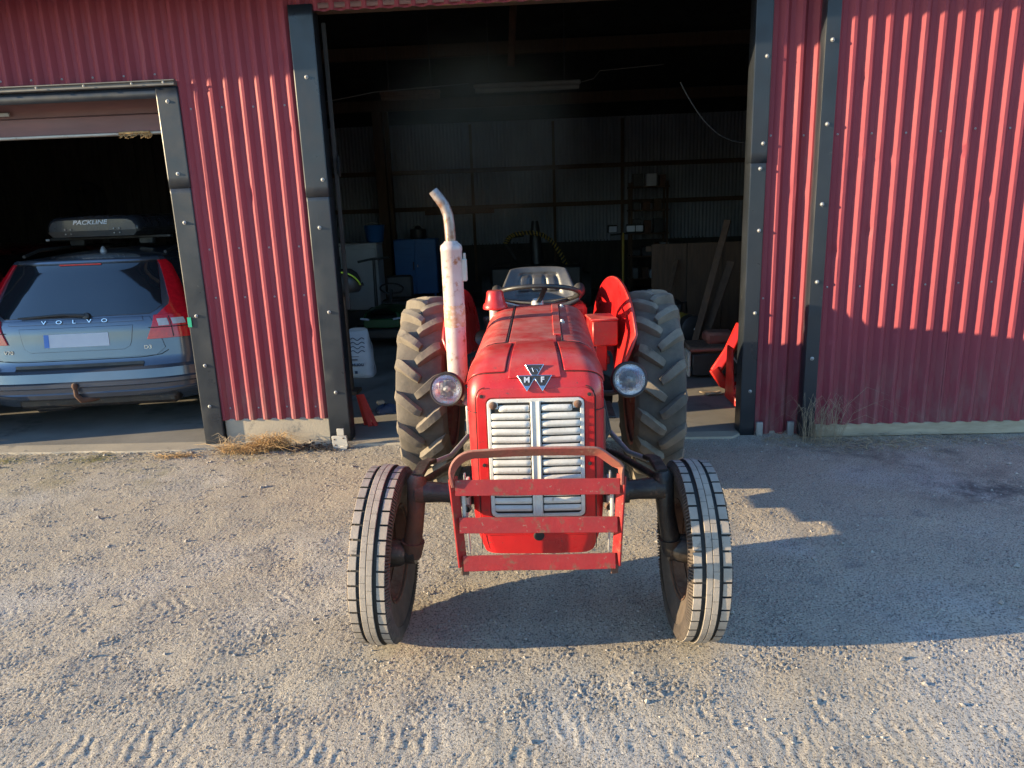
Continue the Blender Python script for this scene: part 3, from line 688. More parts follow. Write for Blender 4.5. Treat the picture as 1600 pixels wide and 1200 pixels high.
# nose: shoulder panels either side of the badge field
def tongue(sg):
    panel('nose_shoulder_panel', sg*.31, sg*.74, 1.0, 1.60, 14, 14, .0045, M_RED)
    seam('panel_gap', [T(sg*.30, v, .001) for v in np.linspace(1.0, 1.58, 9)]+[T(sg*u, 1.61, .001) for u in np.linspace(.32, .76, 9)], .0026)
tongue(1); tongue(-1)
panel('badge_field', -.265, .265, .99, 1.70, 12, 14, .006, M_RED)
# grille surround on the front face
FY = YB-AY  # front plane
def fr(x, z): # front face y at (x,z)
    t = (ZC-z)/(ZC-.525)
    if t >= 0: base = FY+.012*t*t
    else:
        q = min(1.0, (z-ZC)/AZ); base = YB-AY*(max(0.0, 1-q**2.7))**(1/2.7)
    return base+.010*(x/.24)**2
def rrect(w, z0, z1, r, n=6, rb=None):
    rb = r if rb is None else rb; pts = []
    for cx, cz, a0, rr_ in ((w-rb, z0+rb, -90, rb), (w-r, z1-r, 0, r), (-w+r, z1-r, 90, r), (-w+rb, z0+rb, 180, rb)):
        for i in range(n+1):
            a = rad(a0+90*i/n); pts.append((cx+rr_*math.cos(a), cz+rr_*math.sin(a)))
    return pts
def ringplate(name, outer, inner, d, mat, parent, bev=.0025, back=.004):
    n = len(outer); b = MB(); vs = []
    for poly, off in ((outer, d), (inner, d), (inner, -back), (outer, -back)):
        vs += [(x, fr(x, z)-off, z) for x, z in poly]
    fs = []
    for k in range(4):
        for i in range(n): fs.append((k*n+i, k*n+(i+1) % n, ((k+1) % 4)*n+(i+1) % n, ((k+1) % 4)*n+i))
    return b.add(vs, fs).build(name, mat, parent, bevel=bev)
GZ0, GZ1, GW = .675, 1.118, .168
ringplate('grille_surround', rrect(.205, .60, 1.152, .035, rb=.012), rrect(GW+.004, GZ0-.004, GZ1+.004, .022), .0065, M_RED, TR)
for s in (-1, 1): seam('panel_gap', [(s*.209, fr(s*.209, z)-.001, z) for z in np.linspace(.545, 1.12, 14)]+[(s*(.205-.03*(1-math.cos(a))), fr(.2, 1.14)-.002, 1.125+.032*math.sin(a)) for a in np.linspace(.1, 1.57, 6)], .0028)
for s in (-1, 1):
    seam('panel_gap', [T(s*u, 2.03, .001) for u in np.linspace(.53, .98, 10)], .0026)
    for z in (1.128, .875):
        MB().lathe([(.0001, -.002), (.0065, -.0015), (.0065, .004)], (s*.187, fr(.187, z)-.0075, z), (0, 1, 0), 10).build('panel_hole', M_DARK, hood)
seam('panel_gap', [(x, fr(x, .655)-.001, .655) for x in np.linspace(-.205, .205, 12)], .0022)
MB().lathe([(.0001, -.004), (.017, -.0035), (.020, .002)], (0.0, fr(0, .585)-.002, .597), (0, 1, 0), 18).build('crank_hole', M_DARK, hood)
# grille
gb = MB(); po = rrect(GW, GZ0, GZ1, .02)
gb.grid([[(x, fr(x, z)-.0045, z) for x in np.linspace(-GW+.003, GW-.003, 13)] for z in np.linspace(GZ0+.003, GZ1-.003, 15)]); gr = gb.build('grille', M_DARK, TR, smooth=0)
ringplate('grille_frame', rrect(GW+.001, GZ0, GZ1, .02), rrect(GW-.013, GZ0+.014, GZ1-.014, .012), .009, M_WHITE, gr, .0025)
cb = MB(); zz = np.linspace(GZ0+.008, GZ1-.008, 10)
cb.grid([[(x, fr(x, z)-d, z) for x, d in ((-.0185, .003), (-.017, .013), (-.0125, .0155), (-.009, .0125), (.009, .0125), (.0125, .0155), (.017, .013), (.0185, .003))] for z in zz])
cb.build('grille_bar', M_WHITE, gr, smooth=50)
ns = 14; dz = (GZ1-GZ0-.040)/ns
for i in range(ns):
    z = GZ0+.021+dz*(i+.5)
    for s in (-1, 1):
        b = MB(); P = []
        x0, x1 = .020, .156
        if i == ns-1: x1 = .128
        jit = random.uniform(-.0012, .0012); xs = [x0, x0+.002, x0+.006]+list(np.linspace(x0+.02, x1-.02, 6))+[x1-.008, x1-.003, x1]
        for x in xs:
            e = min((x-x0)/.006, (x1-x)/.008, 1.0); e = max(0, e)**.5; row = []
            bend = .0004*math.sin(x*30+i)+jit*.4
            for a in np.linspace(-1.0, 1.0, 7):
                row.append((s*x, fr(x, z)-.0056-.0085*e*math.cos(a*1.40), z+.0117*a*(.80+.20*e)+bend))
            P.append(row)
        b.grid(P).build('slat', M_WHITE, gr, smooth=60)
# plate margins so the louvres sit in a sheet, not in a void
for s in (-1, 1):
    b = MB(); b.grid([[(s*x, fr(x, z)-.0062, z) for x in (.1565, .1668)] for z in np.linspace(GZ0+.012, GZ1-.012, 8)]); b.build('grille_margin', M_WHITE, gr)
    MB().lathe([(.0001, -.007), (.006, -.0065), (.011, -.004), (.014, 0), (.014, .004)], (s*.147, fr(.147, 1.10)-.010, 1.096), (0, 1, 0), 14).build('grille_bolt', M_RUST, gr)
    b = MB(); b.add([(s*x, fr(x, z)-.0075, z) for x, z in ((.130, 1.083), (.160, 1.083), (.160, 1.106), (.130, 1.106))], [(0, 1, 2, 3)]); b.build('grille_corner', M_WHITE, gr)
# badge: three triangles, tilted back on the nose
bz = 1.183; e1 = Vector((1, 0, 0)); pA = Vector((0, fr(0, 1.150), 1.150)); pB = Vector((0, fr(0, 1.215), 1.215)); e2 = (pB-pA).normalized(); e3 = e1.cross(e2)
bc = (pA+pB)/2+e3*.014
def bp(u, v, d): return bc+e1*u+e2*v+e3*d
bad = MB()
def tri(cx, cy, s): return [(cx-s, cy+s*.62), (cx+s, cy+s*.62), (cx, cy-s*1.12)]
TRIS = [(0, .026, .034), (-.027, -.014, .034), (.027, -.014, .034)]
for (cx, cy, s) in TRIS: bad.prism(tri(cx, cy, s), bp, -.012, .0)
badge = bad.build('badge', M_CHROME, TR, bevel=.0008)
bk = MB()
for i, (cx, cy, s) in enumerate(TRIS):
    q = [(cx-s*.86, cy+s*.54), (cx+s*.86, cy+s*.54), (cx+s*.26, cy-s*.52), (cx-s*.26, cy-s*.52)]
    bk.prism(q, lambda u, v, d, k=i: bp(u, v, d+.0004*k), .0, .0012)
bk.build('badge_enamel', M_BLACKP, badge)
for ch, x in (('M', -.027), ('F', .027)):
    text('badge_letter', ch, .027, .0008, M_PLATE, badge, facing(bp(x, -.0115, .0030), e1, e2), bold=.0010)
sc_ = MB()
for k in range(5): sc_.tube([bp(-.016+k*.008, .030+.004*math.sin(k*2), .0014), bp(-.011+k*.008, .024+.006*math.cos(k*3), .0016)], .0011, 5)
sc_.build('badge_scroll', M_CHROME, badge)
# rear end of hood, dash, tank end
MB().grid([[T(u, 0.0) for u in US], [Vector((T(u, 0).x*.9, 1.06, max(.96, T(u, 0).z-.03))) for u in US], [Vector((0, 1.07, 1.1)) for u in US]]).build('dash_panel', M_REDDUST, TR, smooth=50)
for x, y in ((.125, .93), (.115, .42)): MB().lathe([(.0001, .012), (.006, .011), (.008, .003), (.013, .002), (.013, -.004)], (x, y, 1.272), (0, 0, 1), 10).build('hood_bolt', M_ALU, hood)
# ---- engine, gearbox, rear axle
eng = MB(); eng.box((0, .50, .72), (.30, .80, .46), ch=.02).box((0, .48, .46), (.22, .70, .26), ch=.04).box((0, .03, .78), (.36, .12, .52), ch=.01)
for i in range(4): eng.tube([(-.20, .25+i*.18, .86), (-.14, .25+i*.18, .86)], .035, 10)
eng.tube([(.17, .2, .80), (.19, .30, .72), (.19, .62, .66)], .03, 10).lathe([(.045, 0), (.05, .02), (.05, .14), (.04, .16)], (.20, .58, .62), (0, 0, 1), 16, caps=True)
eng.build('engine', M_GREASE, TR)
MB().box((0, 1.35, .66), (.30, .95, .40), ch=.05).box((0, 1.02, .42), (.26, .64, .24), ch=.05).box((0, 1.08, .29), (.18, .22, .06), ch=.02).box((0, 1.85, .66), (.38, .46, .46), ch=.06).build('gearbox', M_GREASE, TR)
ax = MB(); ax.lathe([(.16, -.30), (.13, -.36), (.085, -.46), (.085, .46), (.13, .36), (.16, .30)], (0, 1.83, .60), (1, 0, 0), 20)
ax.build('rear_axle', M_GREASE, TR)
MB().box((-.30, 1.30, .62), (.24, .34, .012), ch=.003).build('footplate', M_GREASE, TR)
MB().box((.30, 1.30, .62), (.24, .34, .012), ch=.003).build('footplate', M_GREASE, TR)
# hanging hoses by the right of the engine
hs = MB()
for k in range(5): hs.tube([(.24+.012*k, .28+.03*k, 1.0-.02*k), (.27+.01*k, .25+.02*k, .8), (.25-.01*k, .22, .62+.01*k), (.22, .3, .55)], .011, 7)
hs.build('hoses', M_RUBBER, TR)
MB().box((.255, .45, .80), (.05, .22, .34), ch=.012).build('injection_pump', M_GREASE, TR)
MB().tube([(.20, .15, .98), (.262, .17, .90), (.262, .17, .62)], .009, 8).build('fuel_pipe', M_RUSTRED, TR)
MB().box((.258, .11, .86), (.035, .03, .20), ch=.004).box((.258, .11, .62), (.03, .03, .10), ch=.004).build('radiator_bracket', M_RUSTRED, TR)
MB().box((-.265, .11, .95), (.05, .05, .16), ch=.006).tube([(-.262, .09, 1.05), (-.29, .07, 1.0)], .014, 8).build('radiator_bracket', M_ALU, TR)
# ---- front axle
FAY_ = .055
fa = MB()
for s in (-1, 1):
    fa.tube([(0, FAY_+.02, .585), (s*.20, FAY_+.02, .610), (s*.40, FAY_+.015, .625), (s*.480, FAY_+.01, .632)], [.052, .046, .041, .046], 14)
    fa.box((s*.30, FAY_-.038, .628), (.06, .02, .07), ch=.006)
    fa.tube([(s*.34, FAY_+.02, .618), (s*.365, FAY_+.02, .620)], [.053, .053], 14)
fa.build('front_axle', M_GREASE, TR)
for s in (-1, 1):
    k = MB(); k.tube([(s*.502, FAY_+.012, .705), (s*.505, FAY_+.01, .68), (s*.518, FAY_+.006, .53), (s*.540, FAY_, .40)], [.026, .042, .036, .040], 14)
    k.tube([(s*.475, FAY_+.01, .632), (s*.508, FAY_+.01, .632)], [.047, .052], 14)
    k.tube([(s*.537, FAY_, .415), (s*.545, FAY_, .345)], [.050, .038], 14)
    kp = k.build('kingpin', M_GREASE if s > 0 else M_RUST, TR)
    MB().tube([(s*.53, FAY_, .36), (s*.60, FAY_, .356), (s*.66, FAY_, .355)], [.046, .040, .038], 14).build('spindle', M_GREASE, TR)
    MB().bar([(s*.50, FAY_, .705), (s*.49, FAY_+.14, .71), (s*.47, FAY_+.20, .70)], .05, .02, (1, 0, 0)).build('steering_arm', M_GREASE, TR)
    MB().tube([(s*.47, FAY_+.19, .69), (s*.40, FAY_+.32, .68), (s*.25, .95, .74)], .012, 10).build('drag_link', M_ALU, TR)
    MB().tube([(s*.50, FAY_+.07, .645), (s*.38, .55, .60), (s*.14, .98, .56)], .018, 10).build('radius_rod', M_GREASE, TR)
    for z in (.65, .60): MB().lathe([(.0001, -.01), (.011, -.009), (.011, .006)], (s*.31, FAY_-.048, z), (0, 1, 0), 6).build('axle_bolt', M_RUST, TR)
# ---- wheels
def seg_block(b, R, x0, x1, r0, r1, a0, a1, sub=2, chx=.002, mt=0, ms=1):
    """curved block on a drum whose axis is X. top mat mt, sides ms"""
    aa = np.linspace(a0, a1, sub+1); da = .0016/R
    def P(x, r, a): return (x, -r*math.sin(a), r*math.cos(a))
    for i in range(sub):
        p, q = aa[i], aa[i+1]
        b.add([P(x0+chx, r1, p), P(x1-chx, r1, p), P(x1-chx, r1, q), P(x0+chx, r1, q)], [(0, 1, 2, 3)], mt)
        b.add([P(x0+chx, r1, p), P(x0+chx, r1, q), P(x0, r1-chx, q), P(x0, r1-chx, p), P(x0, r0, q), P(x0, r0, p)], [(0, 1, 2, 3)], mt)
        b.add([P(x0, r1-chx, q), P(x0, r1-chx, p), P(x0, r0, p), P(x0, r0, q)], [(0, 1, 2, 3)], ms)
        b.add([P(x1-chx, r1, p), P(x1, r1-chx, p), P(x1, r1-chx, q), P(x1-chx, r1, q)], [(0, 1, 2, 3)], mt)
        b.add([P(x1, r1-chx, p), P(x1, r0, p), P(x1, r0, q), P(x1, r1-chx, q)], [(0, 1, 2, 3)], ms)
    for a in (a0, a1): b.add([P(x0, r0, a), P(x1, r0, a), P(x1, r1-chx, a), P(x1-chx, r1, a), P(x0+chx, r1, a), P(x0, r1-chx, a)], [(0, 1, 2, 3, 4, 5)], ms)
FAY = .055
def front_wheel(s, x, camber, steer):
    w = bpy.data.objects.new('front_wheel', None); COL.objects.link(w); w.parent = TR; w.empty_display_size = .05
    R = .385; XS = .84; RS = .371/.385
    w.matrix_local = Matrix.Translation((x, FAY, .371-.006))@Matrix.Rotation(steer, 4, 'Z')@Matrix.Rotation(camber, 4, 'Y')
    b = MB()
    prof = [(.205, -.055), (.225, -.066), (.27, -.082), (.31, -.087), (.345, -.084), (.362, -.079), (.3685, -.072), (.371, -.04), (.372, 0), (.371, .04), (.3685, .072), (.362, .079), (.345, .084), (.31, .087), (.27, .082), (.225, .066), (.205, .055)]
    ms = [2, 2, 2, 2, 2, 2, 1, 1, 1, 1, 2, 2, 2, 2, 2, 2]
    b.lathe(prof, (0, 0, 0), (1, 0, 0), 72, ms=ms)
    n = 40
    for i in range(n):
        a = 2*math.pi*i/n; d = 2*math.pi/n
        j = random.uniform(-.0012, .0012)
        seg_block(b, R, -.0285, -.0010, .366, R+j*.3, a+.0016, a+d-.0016)
        seg_block(b, R, .0010, .0285, .366, R+j*.3, a+d*.5+.0016, a+d*1.5-.0016)
        for t in (-1, 1):
            x0, x1 = (.0455, .083) if t > 0 else (-.083, -.0455)
            seg_block(b, R, x0, x1, .362, R-.0065+j, a+d*.25+.010, a+d*1.25-.012)
            # shoulder buttress running down the side
            for q in (.18, .42, .66, .88):
                aa = a+d*(.25+q)
                def P(x_, r, an): return (x_, -r*math.sin(an), r*math.cos(an))
                xo = t*.0865; hw = .0085
                b.add([P(t*.083, .3745, aa-hw), P(t*.083, .3745, aa+hw), P(t*.0965, .352, aa+hw*.9), P(t*.0965, .352, aa-hw*.9), P(t*.0925, .312, aa+hw*.6), P(t*.0925, .312, aa-hw*.6)], [(0, 1, 2, 3), (3, 2, 4, 5)], 2)
                b.add([P(t*.076, .362, aa-hw), P(t*.083, .3745, aa-hw), P(t*.0965, .352, aa-hw*.9), P(t*.0925, .312, aa-hw*.6), P(t*.083, .312, aa-hw)], [(0, 1, 2, 3, 4)], 2)
                b.add([P(t*.076, .362, aa+hw), P(t*.083, .3745, aa+hw), P(t*.0965, .352, aa+hw*.9), P(t*.0925, .312, aa+hw*.6), P(t*.083, .312, aa+hw)], [(0, 1, 2, 3, 4)], 2)
    b.v = [(p[0]*XS, p[1]*RS, p[2]*RS) for p in b.v]
    b.build('tyre', [M_TREAD, M_RUBBER, M_SIDEW], w, smooth=30)
    r = MB(); r.lathe([(.206, -.060), (.216, -.066), (.214, -.056), (.196, -.050), (.190, -.02), (.175, .0), (.190, .02), (.196, .050), (.214, .056), (.216, .066), (.206, .060)], (0, 0, 0), (1, 0, 0), 48)
    r.lathe([(.180, s*.005), (.14, s*.02), (.10, s*.022), (.075, s*.0), (.001, s*.0)], (0, 0, 0), (1, 0, 0), 40)
    r.v = [(p[0]*XS, p[1]*RS, p[2]*RS) for p in r.v]
    r.build('rim', M_RUST, w, smooth=40)
    MB().lathe([(.001, -s*.085), (.045, -s*.08), (.055, -s*.06), (.062, -s*.01), (.062, s*.02), (.03, s*.06), (.001, s*.065)], (0, 0, 0), (1, 0, 0), 24).build('hub', M_GREASE, w)
front_wheel(-1, -.650, rad(2.4), rad(-.5)); front_wheel(1, .622, rad(1.0), rad(1.0))
def rear_wheel(s):
    w = bpy.data.objects.new('rear_wheel', None); COL.objects.link(w); w.parent = TR; w.empty_display_size = .05
    R = .575; w.matrix_local = Matrix.Translation((s*.698, 1.83, .614))@Matrix.Rotation(rad(7*s), 4, 'X')
    b = MB()
    half = [(.355, .115), (.38, .128), (.44, .143), (.50, .146), (.535, .141), (.555, .130), (.567, .108), (.573, .07), (.576, .03)]
    prof = [(r, -x) for r, x in half]+[(.577, 0)]+half[::-1]
    b.lathe(prof, (0, 0, 0), (1, 0, 0), 96, m=1)
    n = 19
    def surf(x):  # radius of carcass at |x|
        return interp(abs(x), [0, .03, .07, .108, .130, .141, .146], [.577, .576, .573, .567, .555, .535, .50])
    for i in range(n):
        for t in (-1, 1):
            a0 = 2*math.pi*(i+(.5 if t > 0 else 0))/n; rows = []; K = 9
            jit = random.uniform(-.003, .003)
            for k in range(K):
                q = k/(K-1)
                x = lerp(-.014, .1445, q**.92); ang = a0+(-.235*q**1.1+.04*q*q*q)+0.0  # curls back toward the shoulder
                ht = lerp(.047, .053, q)*(1 if k > 0 else .7)+jit*.5
                if q > .90: ht *= lerp(1, .70, (q-.90)/.10)
                wd = lerp(.020, .027, q)   # half width metres
                rc = surf(x); rows.append((x, ang, rc, ht, wd))
            vs = []
            for (x, ang, rc, ht, wd) in rows:
                # direction along lug ~45deg, width is measured in angle and x
                for (o, h) in ((-1.30, -.006), (-1.0, ht-.004), (-.88, ht), (.88, ht), (1.0, ht-.004), (1.30, -.006)):
                    r_ = rc+h; aa = ang+o*wd*.80/rc; xx = x+o*wd*.60*(1 if x < .12 else .35)
                    xx = max(-.02, min(.1495, xx))
                    r2 = min(r_, surf(xx)+h)
                    vs.append((t*xx, -r2*math.sin(aa), r2*math.cos(aa)))
            fs = [(k*6+j, k*6+j+1, (k+1)*6+j+1, (k+1)*6+j) for k in range(K-1) for j in range(5)]+[tuple(range(6)), tuple(range((K-1)*6, K*6))]
            b.add(vs, fs)
    b.build('tyre', [M_REARTYRE, M_CARCASS], w, smooth=32)
    r = MB(); r.lathe([(.352, -.12), (.372, -.128), (.36, -.10), (.33, -.08), (.325, .0), (.33, .08), (.36, .10), (.372, .128), (.352, .12)], (0, 0, 0), (1, 0, 0), 56)
    r.lathe([(.33, .0), (.25, s*.04), (.18, s*.01), (.001, s*.01)], (0, 0, 0), (1, 0, 0), 40)
    r.build('rim', M_RUSTRED, w, smooth=40)
    MB().lathe([(.001, s*.08), (.07, s*.07), (.10, s*.02), (.10, -s*.12), (.001, -s*.12)], (0, 0, 0), (1, 0, 0), 24).build('hub', M_RUSTRED, w)
rear_wheel(-1); rear_wheel(1)
# ---- fenders
def fx(y, z, s=1):
    return (.535 if s > 0 else .525)-(.140 if s > 0 else .085)*np.clip((y-1.22)/1.0, 0, 1.2)-.20*max(0, 1.06-z)*np.clip((1.75-y)/.5, 0, 1)*2.2
FP = [(1.235, .79), (1.195, .90), (1.205, 1.02), (1.26, 1.14), (1.36, 1.245), (1.50, 1.315), (1.66, 1.35), (1.84, 1.345), (2.02, 1.30), (2.18, 1.21), (2.31, 1.08), (2.39, .92), (2.40, .78)]
def smooth_line(P, n=5):
    out = []; P = [Vector((*p, 0)) for p in P]
    for i in range(len(P)-1):
        p0, p1, p2, p3 = P[max(i-1, 0)], P[i], P[i+1], P[min(i+2, len(P)-1)]
        for k in range(n):
            t = k/n; q = .5*((2*p1)+(p2-p0)*t+(2*p0-5*p1+4*p2-p3)*t*t+(3*p1-p0-3*p2+p3)*t**3); out.append((q.x, q.y))
    out.append((P[-1].x, P[-1].y)); return out
FP = smooth_line(FP)
for s in (-1, 1):
    cy, cz = 1.80, .86; b = MB(); rings = []; FQ = [(lerp(cy, y, .97), lerp(cz, z, .96 if s > 0 else .86)) for y, z in FP]
    for t in np.linspace(0, 1, 9):
        rings.append([(s*(fx(lerp(cy, y, t), lerp(cz, z, t), s)), lerp(cy, y, t), lerp(cz, z, t)) for y, z in FQ])
    rings.append([(s*(fx(y, z, s)+.006), y+(y-cy)*.010, z+(z-cz)*.012) for y, z in FQ])
    rings.append([(s*(fx(y, z, s)+.018), y+(y-cy)*.008, z+(z-cz)*.010) for y, z in FQ])
    fe = b.grid(rings).build('fender', M_RED, TR, smooth=40)
    so_ = fe.modifiers.new('sheet', 'SOLIDIFY'); so_.thickness = .003; so_.offset = 0
    MB().box((s*.37, 1.86, .80), (.16, .10, .05), ch=.006).build('fender_bracket', M_RED, TR)
# red toolbox on the right fender and rear crossbox
MB().box((.375, 1.52, 1.045), (.15, .22, .15), rot=Matrix.Rotation(rad(6), 3, 'Z'), ch=.008).build('tool_box', M_REDBAR, TR)  # darker red puts the shade cast by hood and exhaust into the colour
MB().box((.372, 1.52, 1.122), (.16, .23, .014), rot=Matrix.Rotation(rad(6), 3, 'Z'), ch=.005).build('tool_box_lid', M_REDDUST, TR)
MB().box((.37, 1.55, .90), (.07, .08, .20), ch=.006).build('box_bracket', M_RED, TR)
MB().box((0, 1.98, 1.06), (.62, .26, .20), ch=.03).build('lift_cover', M_REDDUST, TR)
MB().tube([(-.30, 1.62, 1.0), (-.31, 1.6, 1.10)], .012, 8).lathe([(.001, .02), (.02, .012), (.022, 0), (.015, -.02)], (-.31, 1.6, 1.12), (0, 0, 1), 12).build('lever', M_BLACKP, TR)
MB().lathe([(.001, -.006), (.045, -.004), (.05, 0), (.05, .02)], (-.345, 1.62, 1.0), (.3, -1, .2), 18).build('gauge', M_BLACKP, TR)
# ---- seat
seat = MB(); P = []
def seat_pt(u, v):
    # u -1..1 across, v 0..1 from front lip up the backrest
    if v < .45:
        q = v/.45; y = lerp(1.72, 2.05, q); z = 1.175-.035*math.sin(q*math.pi*.6); w = .25
        return Vector((u*w, y, z+.055*abs(u)**3))
    q = (v-.45)/.55; y = 2.05+.10*q**.8-.10*abs(u)**2.5*(1-q*.7); z = 1.142+.245*q; w = lerp(.265, .185, q**1.3)
    return Vector((u*w, y, z-.012*abs(u)**4*q))
uu = np.linspace(-1, 1, 29); vv = np.linspace(0, 1, 33)
for v in vv:
    row = []
    for u in uu:
        p = seat_pt(u, v)
        if v > .50:
            q = (v-.5)/.5
            inb = 1 if abs(u) < .60 and .14 < q < .80 else 0
            pad = 0
            for c in (-.36, 0, .36):
                if abs(u-c) < .145 and .30 < q < .70: pad = 1
            p.y += .014*inb-.026*pad
        row.append(p)
    P.append(row)
seat.grid(P); so = seat.build('seat', M_SEAT, TR, smooth=60)
md = so.modifiers.new('shell', 'SOLIDIFY'); md.thickness = .03; md.offset = 1
sb_ = so.modifiers.new('soft', 'SUBSURF'); sb_.levels = 1; sb_.render_levels = 1
for s in (-1, 1): MB().tube([(s*.235, 1.78, 1.205), (s*.265, 1.90, 1.235), (s*.27, 2.02, 1.245), (s*.24, 2.08, 1.23)], [.022, .034, .036, .02], 12).build('seat_bolster', M_SEAT, so)
MB().box((0, 1.90, 1.11), (.20, .22, .06), ch=.01).build('seat_base', M_BLACKP, TR)
# ---- steering wheel, front edge high
sw = bpy.data.objects.new('steering_wheel', None); COL.objects.link(sw); sw.parent = TR; sw.empty_display_size = .05
sw.matrix_local = Matrix.Translation((0, 1.30, 1.292))@Matrix.Rotation(rad(-17.5), 4, 'X')
MB().tube([(.235*math.cos(a), .235*math.sin(a), 0) for a in np.linspace(0, 2*math.pi, 49)], .0125, 10, caps=False).build('wheel_rim', M_BLACKP, sw)
for a in (rad(-78), rad(42), rad(162)):
    MB().bar([(.03*math.cos(a), .03*math.sin(a), -.045), (.10*math.cos(a), .10*math.sin(a), -.035), (.228*math.cos(a), .228*math.sin(a), -.002)], .026, .012, (-math.sin(a), math.cos(a), 0)).build('spoke', M_BLACKP, sw)
MB().lathe([(.001, .0), (.026, -.004), (.034, -.02), (.036, -.06), (.03, -.10)], (0, 0, -.02), (0, 0, 1), 20).build('wheel_hub', M_ALU, sw)
MB().tube([(0, 1.255, 1.21), (0, 1.12, 1.0)], .028, 14).build('steering_column', M_ALU, TR)
MB().tube([(-.05, 1.24, 1.225), (-.19, 1.17, 1.275)], .005, 6).build('throttle_lever', M_ALU, TR)
# ---- exhaust
ex = MB(); ex.lathe([(.030, .98), (.040, 1.01), (.047, 1.03), (.0475, 1.30), (.0475, 1.585), (.049, 1.588), (.049, 1.60), (.046, 1.612), (.034, 1.622), (.028, 1.63)], (-.372, .55, 0), (0, 0, 1), 36)
exo = ex.build('muffler', M_SILVER, TR, smooth=45)
MB().tube([(-.372, .55, 1.62), (-.374, .55, 1.70), (-.378, .55, 1.745), (-.392, .55, 1.785), (-.412, .548, 1.815), (-.438, .545, 1.85)], [.0245, .0242, .024, .024, .0235, .0215], 18, caps=False).build('exhaust_tip', M_EXTIP, TR, smooth=50)
ti = TR.children[-1].modifiers.new('wall', 'SOLIDIFY'); ti.thickness = .003
MB().lathe([(.0485, 1.245), (.0488, 1.25), (.0489, 1.33), (.0484, 1.345)], (-.372, .55, 0), (0, 0, 1), 36).build('rust_band', pm('rust_band', (0.42, 0.20, 0.09), (0.50, 0.36, 0.28), 30, .8, spots=(0.55, 0.46, 0.42), spotscale=38, spotlo=.50, spothi=.62), exo, smooth=45)
MB().tube([(-.372, .55, 1.0), (-.37, .55, .95), (-.33, .55, .90), (-.2, .55, .88)], .030, 14).build('exhaust_elbow', M_RUST, TR)
MB().box((-.318, .55, 1.50), (.025, .03, .10), ch=.004).box((-.316, .56, 1.56), (.012, .02, .03), ch=.002).build('muffler_clip', M_STEELLT, exo)
# ---- air pre-cleaner
MB().lathe([(.001, 1.362), (.036, 1.360), (.042, 1.352), (.046, 1.325), (.052, 1.300), (.060, 1.290), (.064, 1.278), (.063, 1.268), (.03, 1.262)], (-.212, .955, 0), (0, 0, 1), 28).build('pre_cleaner', M_RED, TR, smooth=40)
MB().tube([(-.212, .955, 1.265), (-.212, .955, 1.16)], .032, 16).build('intake_pipe', M_ALU, TR)
MB().box((-.195, .915, 1.252), (.02, .014, .02), ch=.003).build('pipe_clamp', M_RUST, TR)
# ---- headlamps
def headlamp(x, y, z, r, yaw, pitch):
    h = bpy.data.objects.new('headlamp', None); COL.objects.link(h); h.parent = TR; h.empty_display_size = .03
    h.matrix_local = Matrix.Translation((x, y, z))@Matrix.Rotation(yaw, 4, 'Z')@Matrix.Rotation(pitch, 4, 'X')
    MB().lathe([(r*.93, -.018), (r*1.03, -.020), (r*1.10, -.012), (r*1.12, .004), (r*1.06, .02), (r*.95, .06), (r*.6, .10), (.02, .12), (.001, .121)], (0, 0, 0), (0, 1, 0), 36).build('shell', M_BLACKP, h, smooth=40)
    lens = MB(); lens.lathe([(.001, .030), (.012, .026), (r*.35, .010), (r*.7, -.004), (r*.96, -.014)], (0, 0, 0), (0, 1, 0), 36); lens.build('reflector', M_LENS, h, smooth=60)
    g = MB(); g.lathe([(.001, -.030), (r*.45, -.0275), (r*.8, -.021), (r*.97, -.015)], (0, 0, 0), (0, 1, 0), 36); g.build('lens', M_LGLASS, h, smooth=60)
    MB().lathe([(.001, -.004), (.012, 0), (.012, .03)], (0, 0, 0), (0, 1, 0), 12).build('bulb', M_ALU, h)
def glassmat():
    m = bpy.data.materials.new('ribbed_lamp_glass'); m.use_nodes = True; b = m.node_tree.nodes['Principled BSDF']
    b.inputs['Transmission Weight'].default_value = 1.0; b.inputs['Roughness'].default_value = .05; b.inputs['IOR'].default_value = 1.30
    N = m.node_tree.nodes; wv = N.new('ShaderNodeTexWave'); wv.inputs['Scale'].default_value = 30; wv.inputs['Distortion'].default_value = .6
    tc = N.new('ShaderNodeTexCoord'); m.node_tree.links.new(tc.outputs['Object'], wv.inputs['Vector'])
    bpn = N.new('ShaderNodeBump'); bpn.inputs['Distance'].default_value = .0012; m.node_tree.links.new(wv.outputs['Fac'], bpn.inputs['Height']); m.node_tree.links.new(bpn.outputs[0], b.inputs['Normal'])
    return m
M_LGLASS = glassmat()
headlamp(-.352, .03, 1.077, .0615, rad(-4), rad(-9)); headlamp(.362, .03, 1.098, .064, rad(3), rad(-13))
for s, z in ((-1, 1.00), (1, 1.03)):
    MB().tube([(s*.235, .10, z), (s*.30, .09, z), (s*.355, .075, z+.015), (s*.355, .075, z+.05)], .011, 8).build('lamp_arm', M_GREASE, TR)
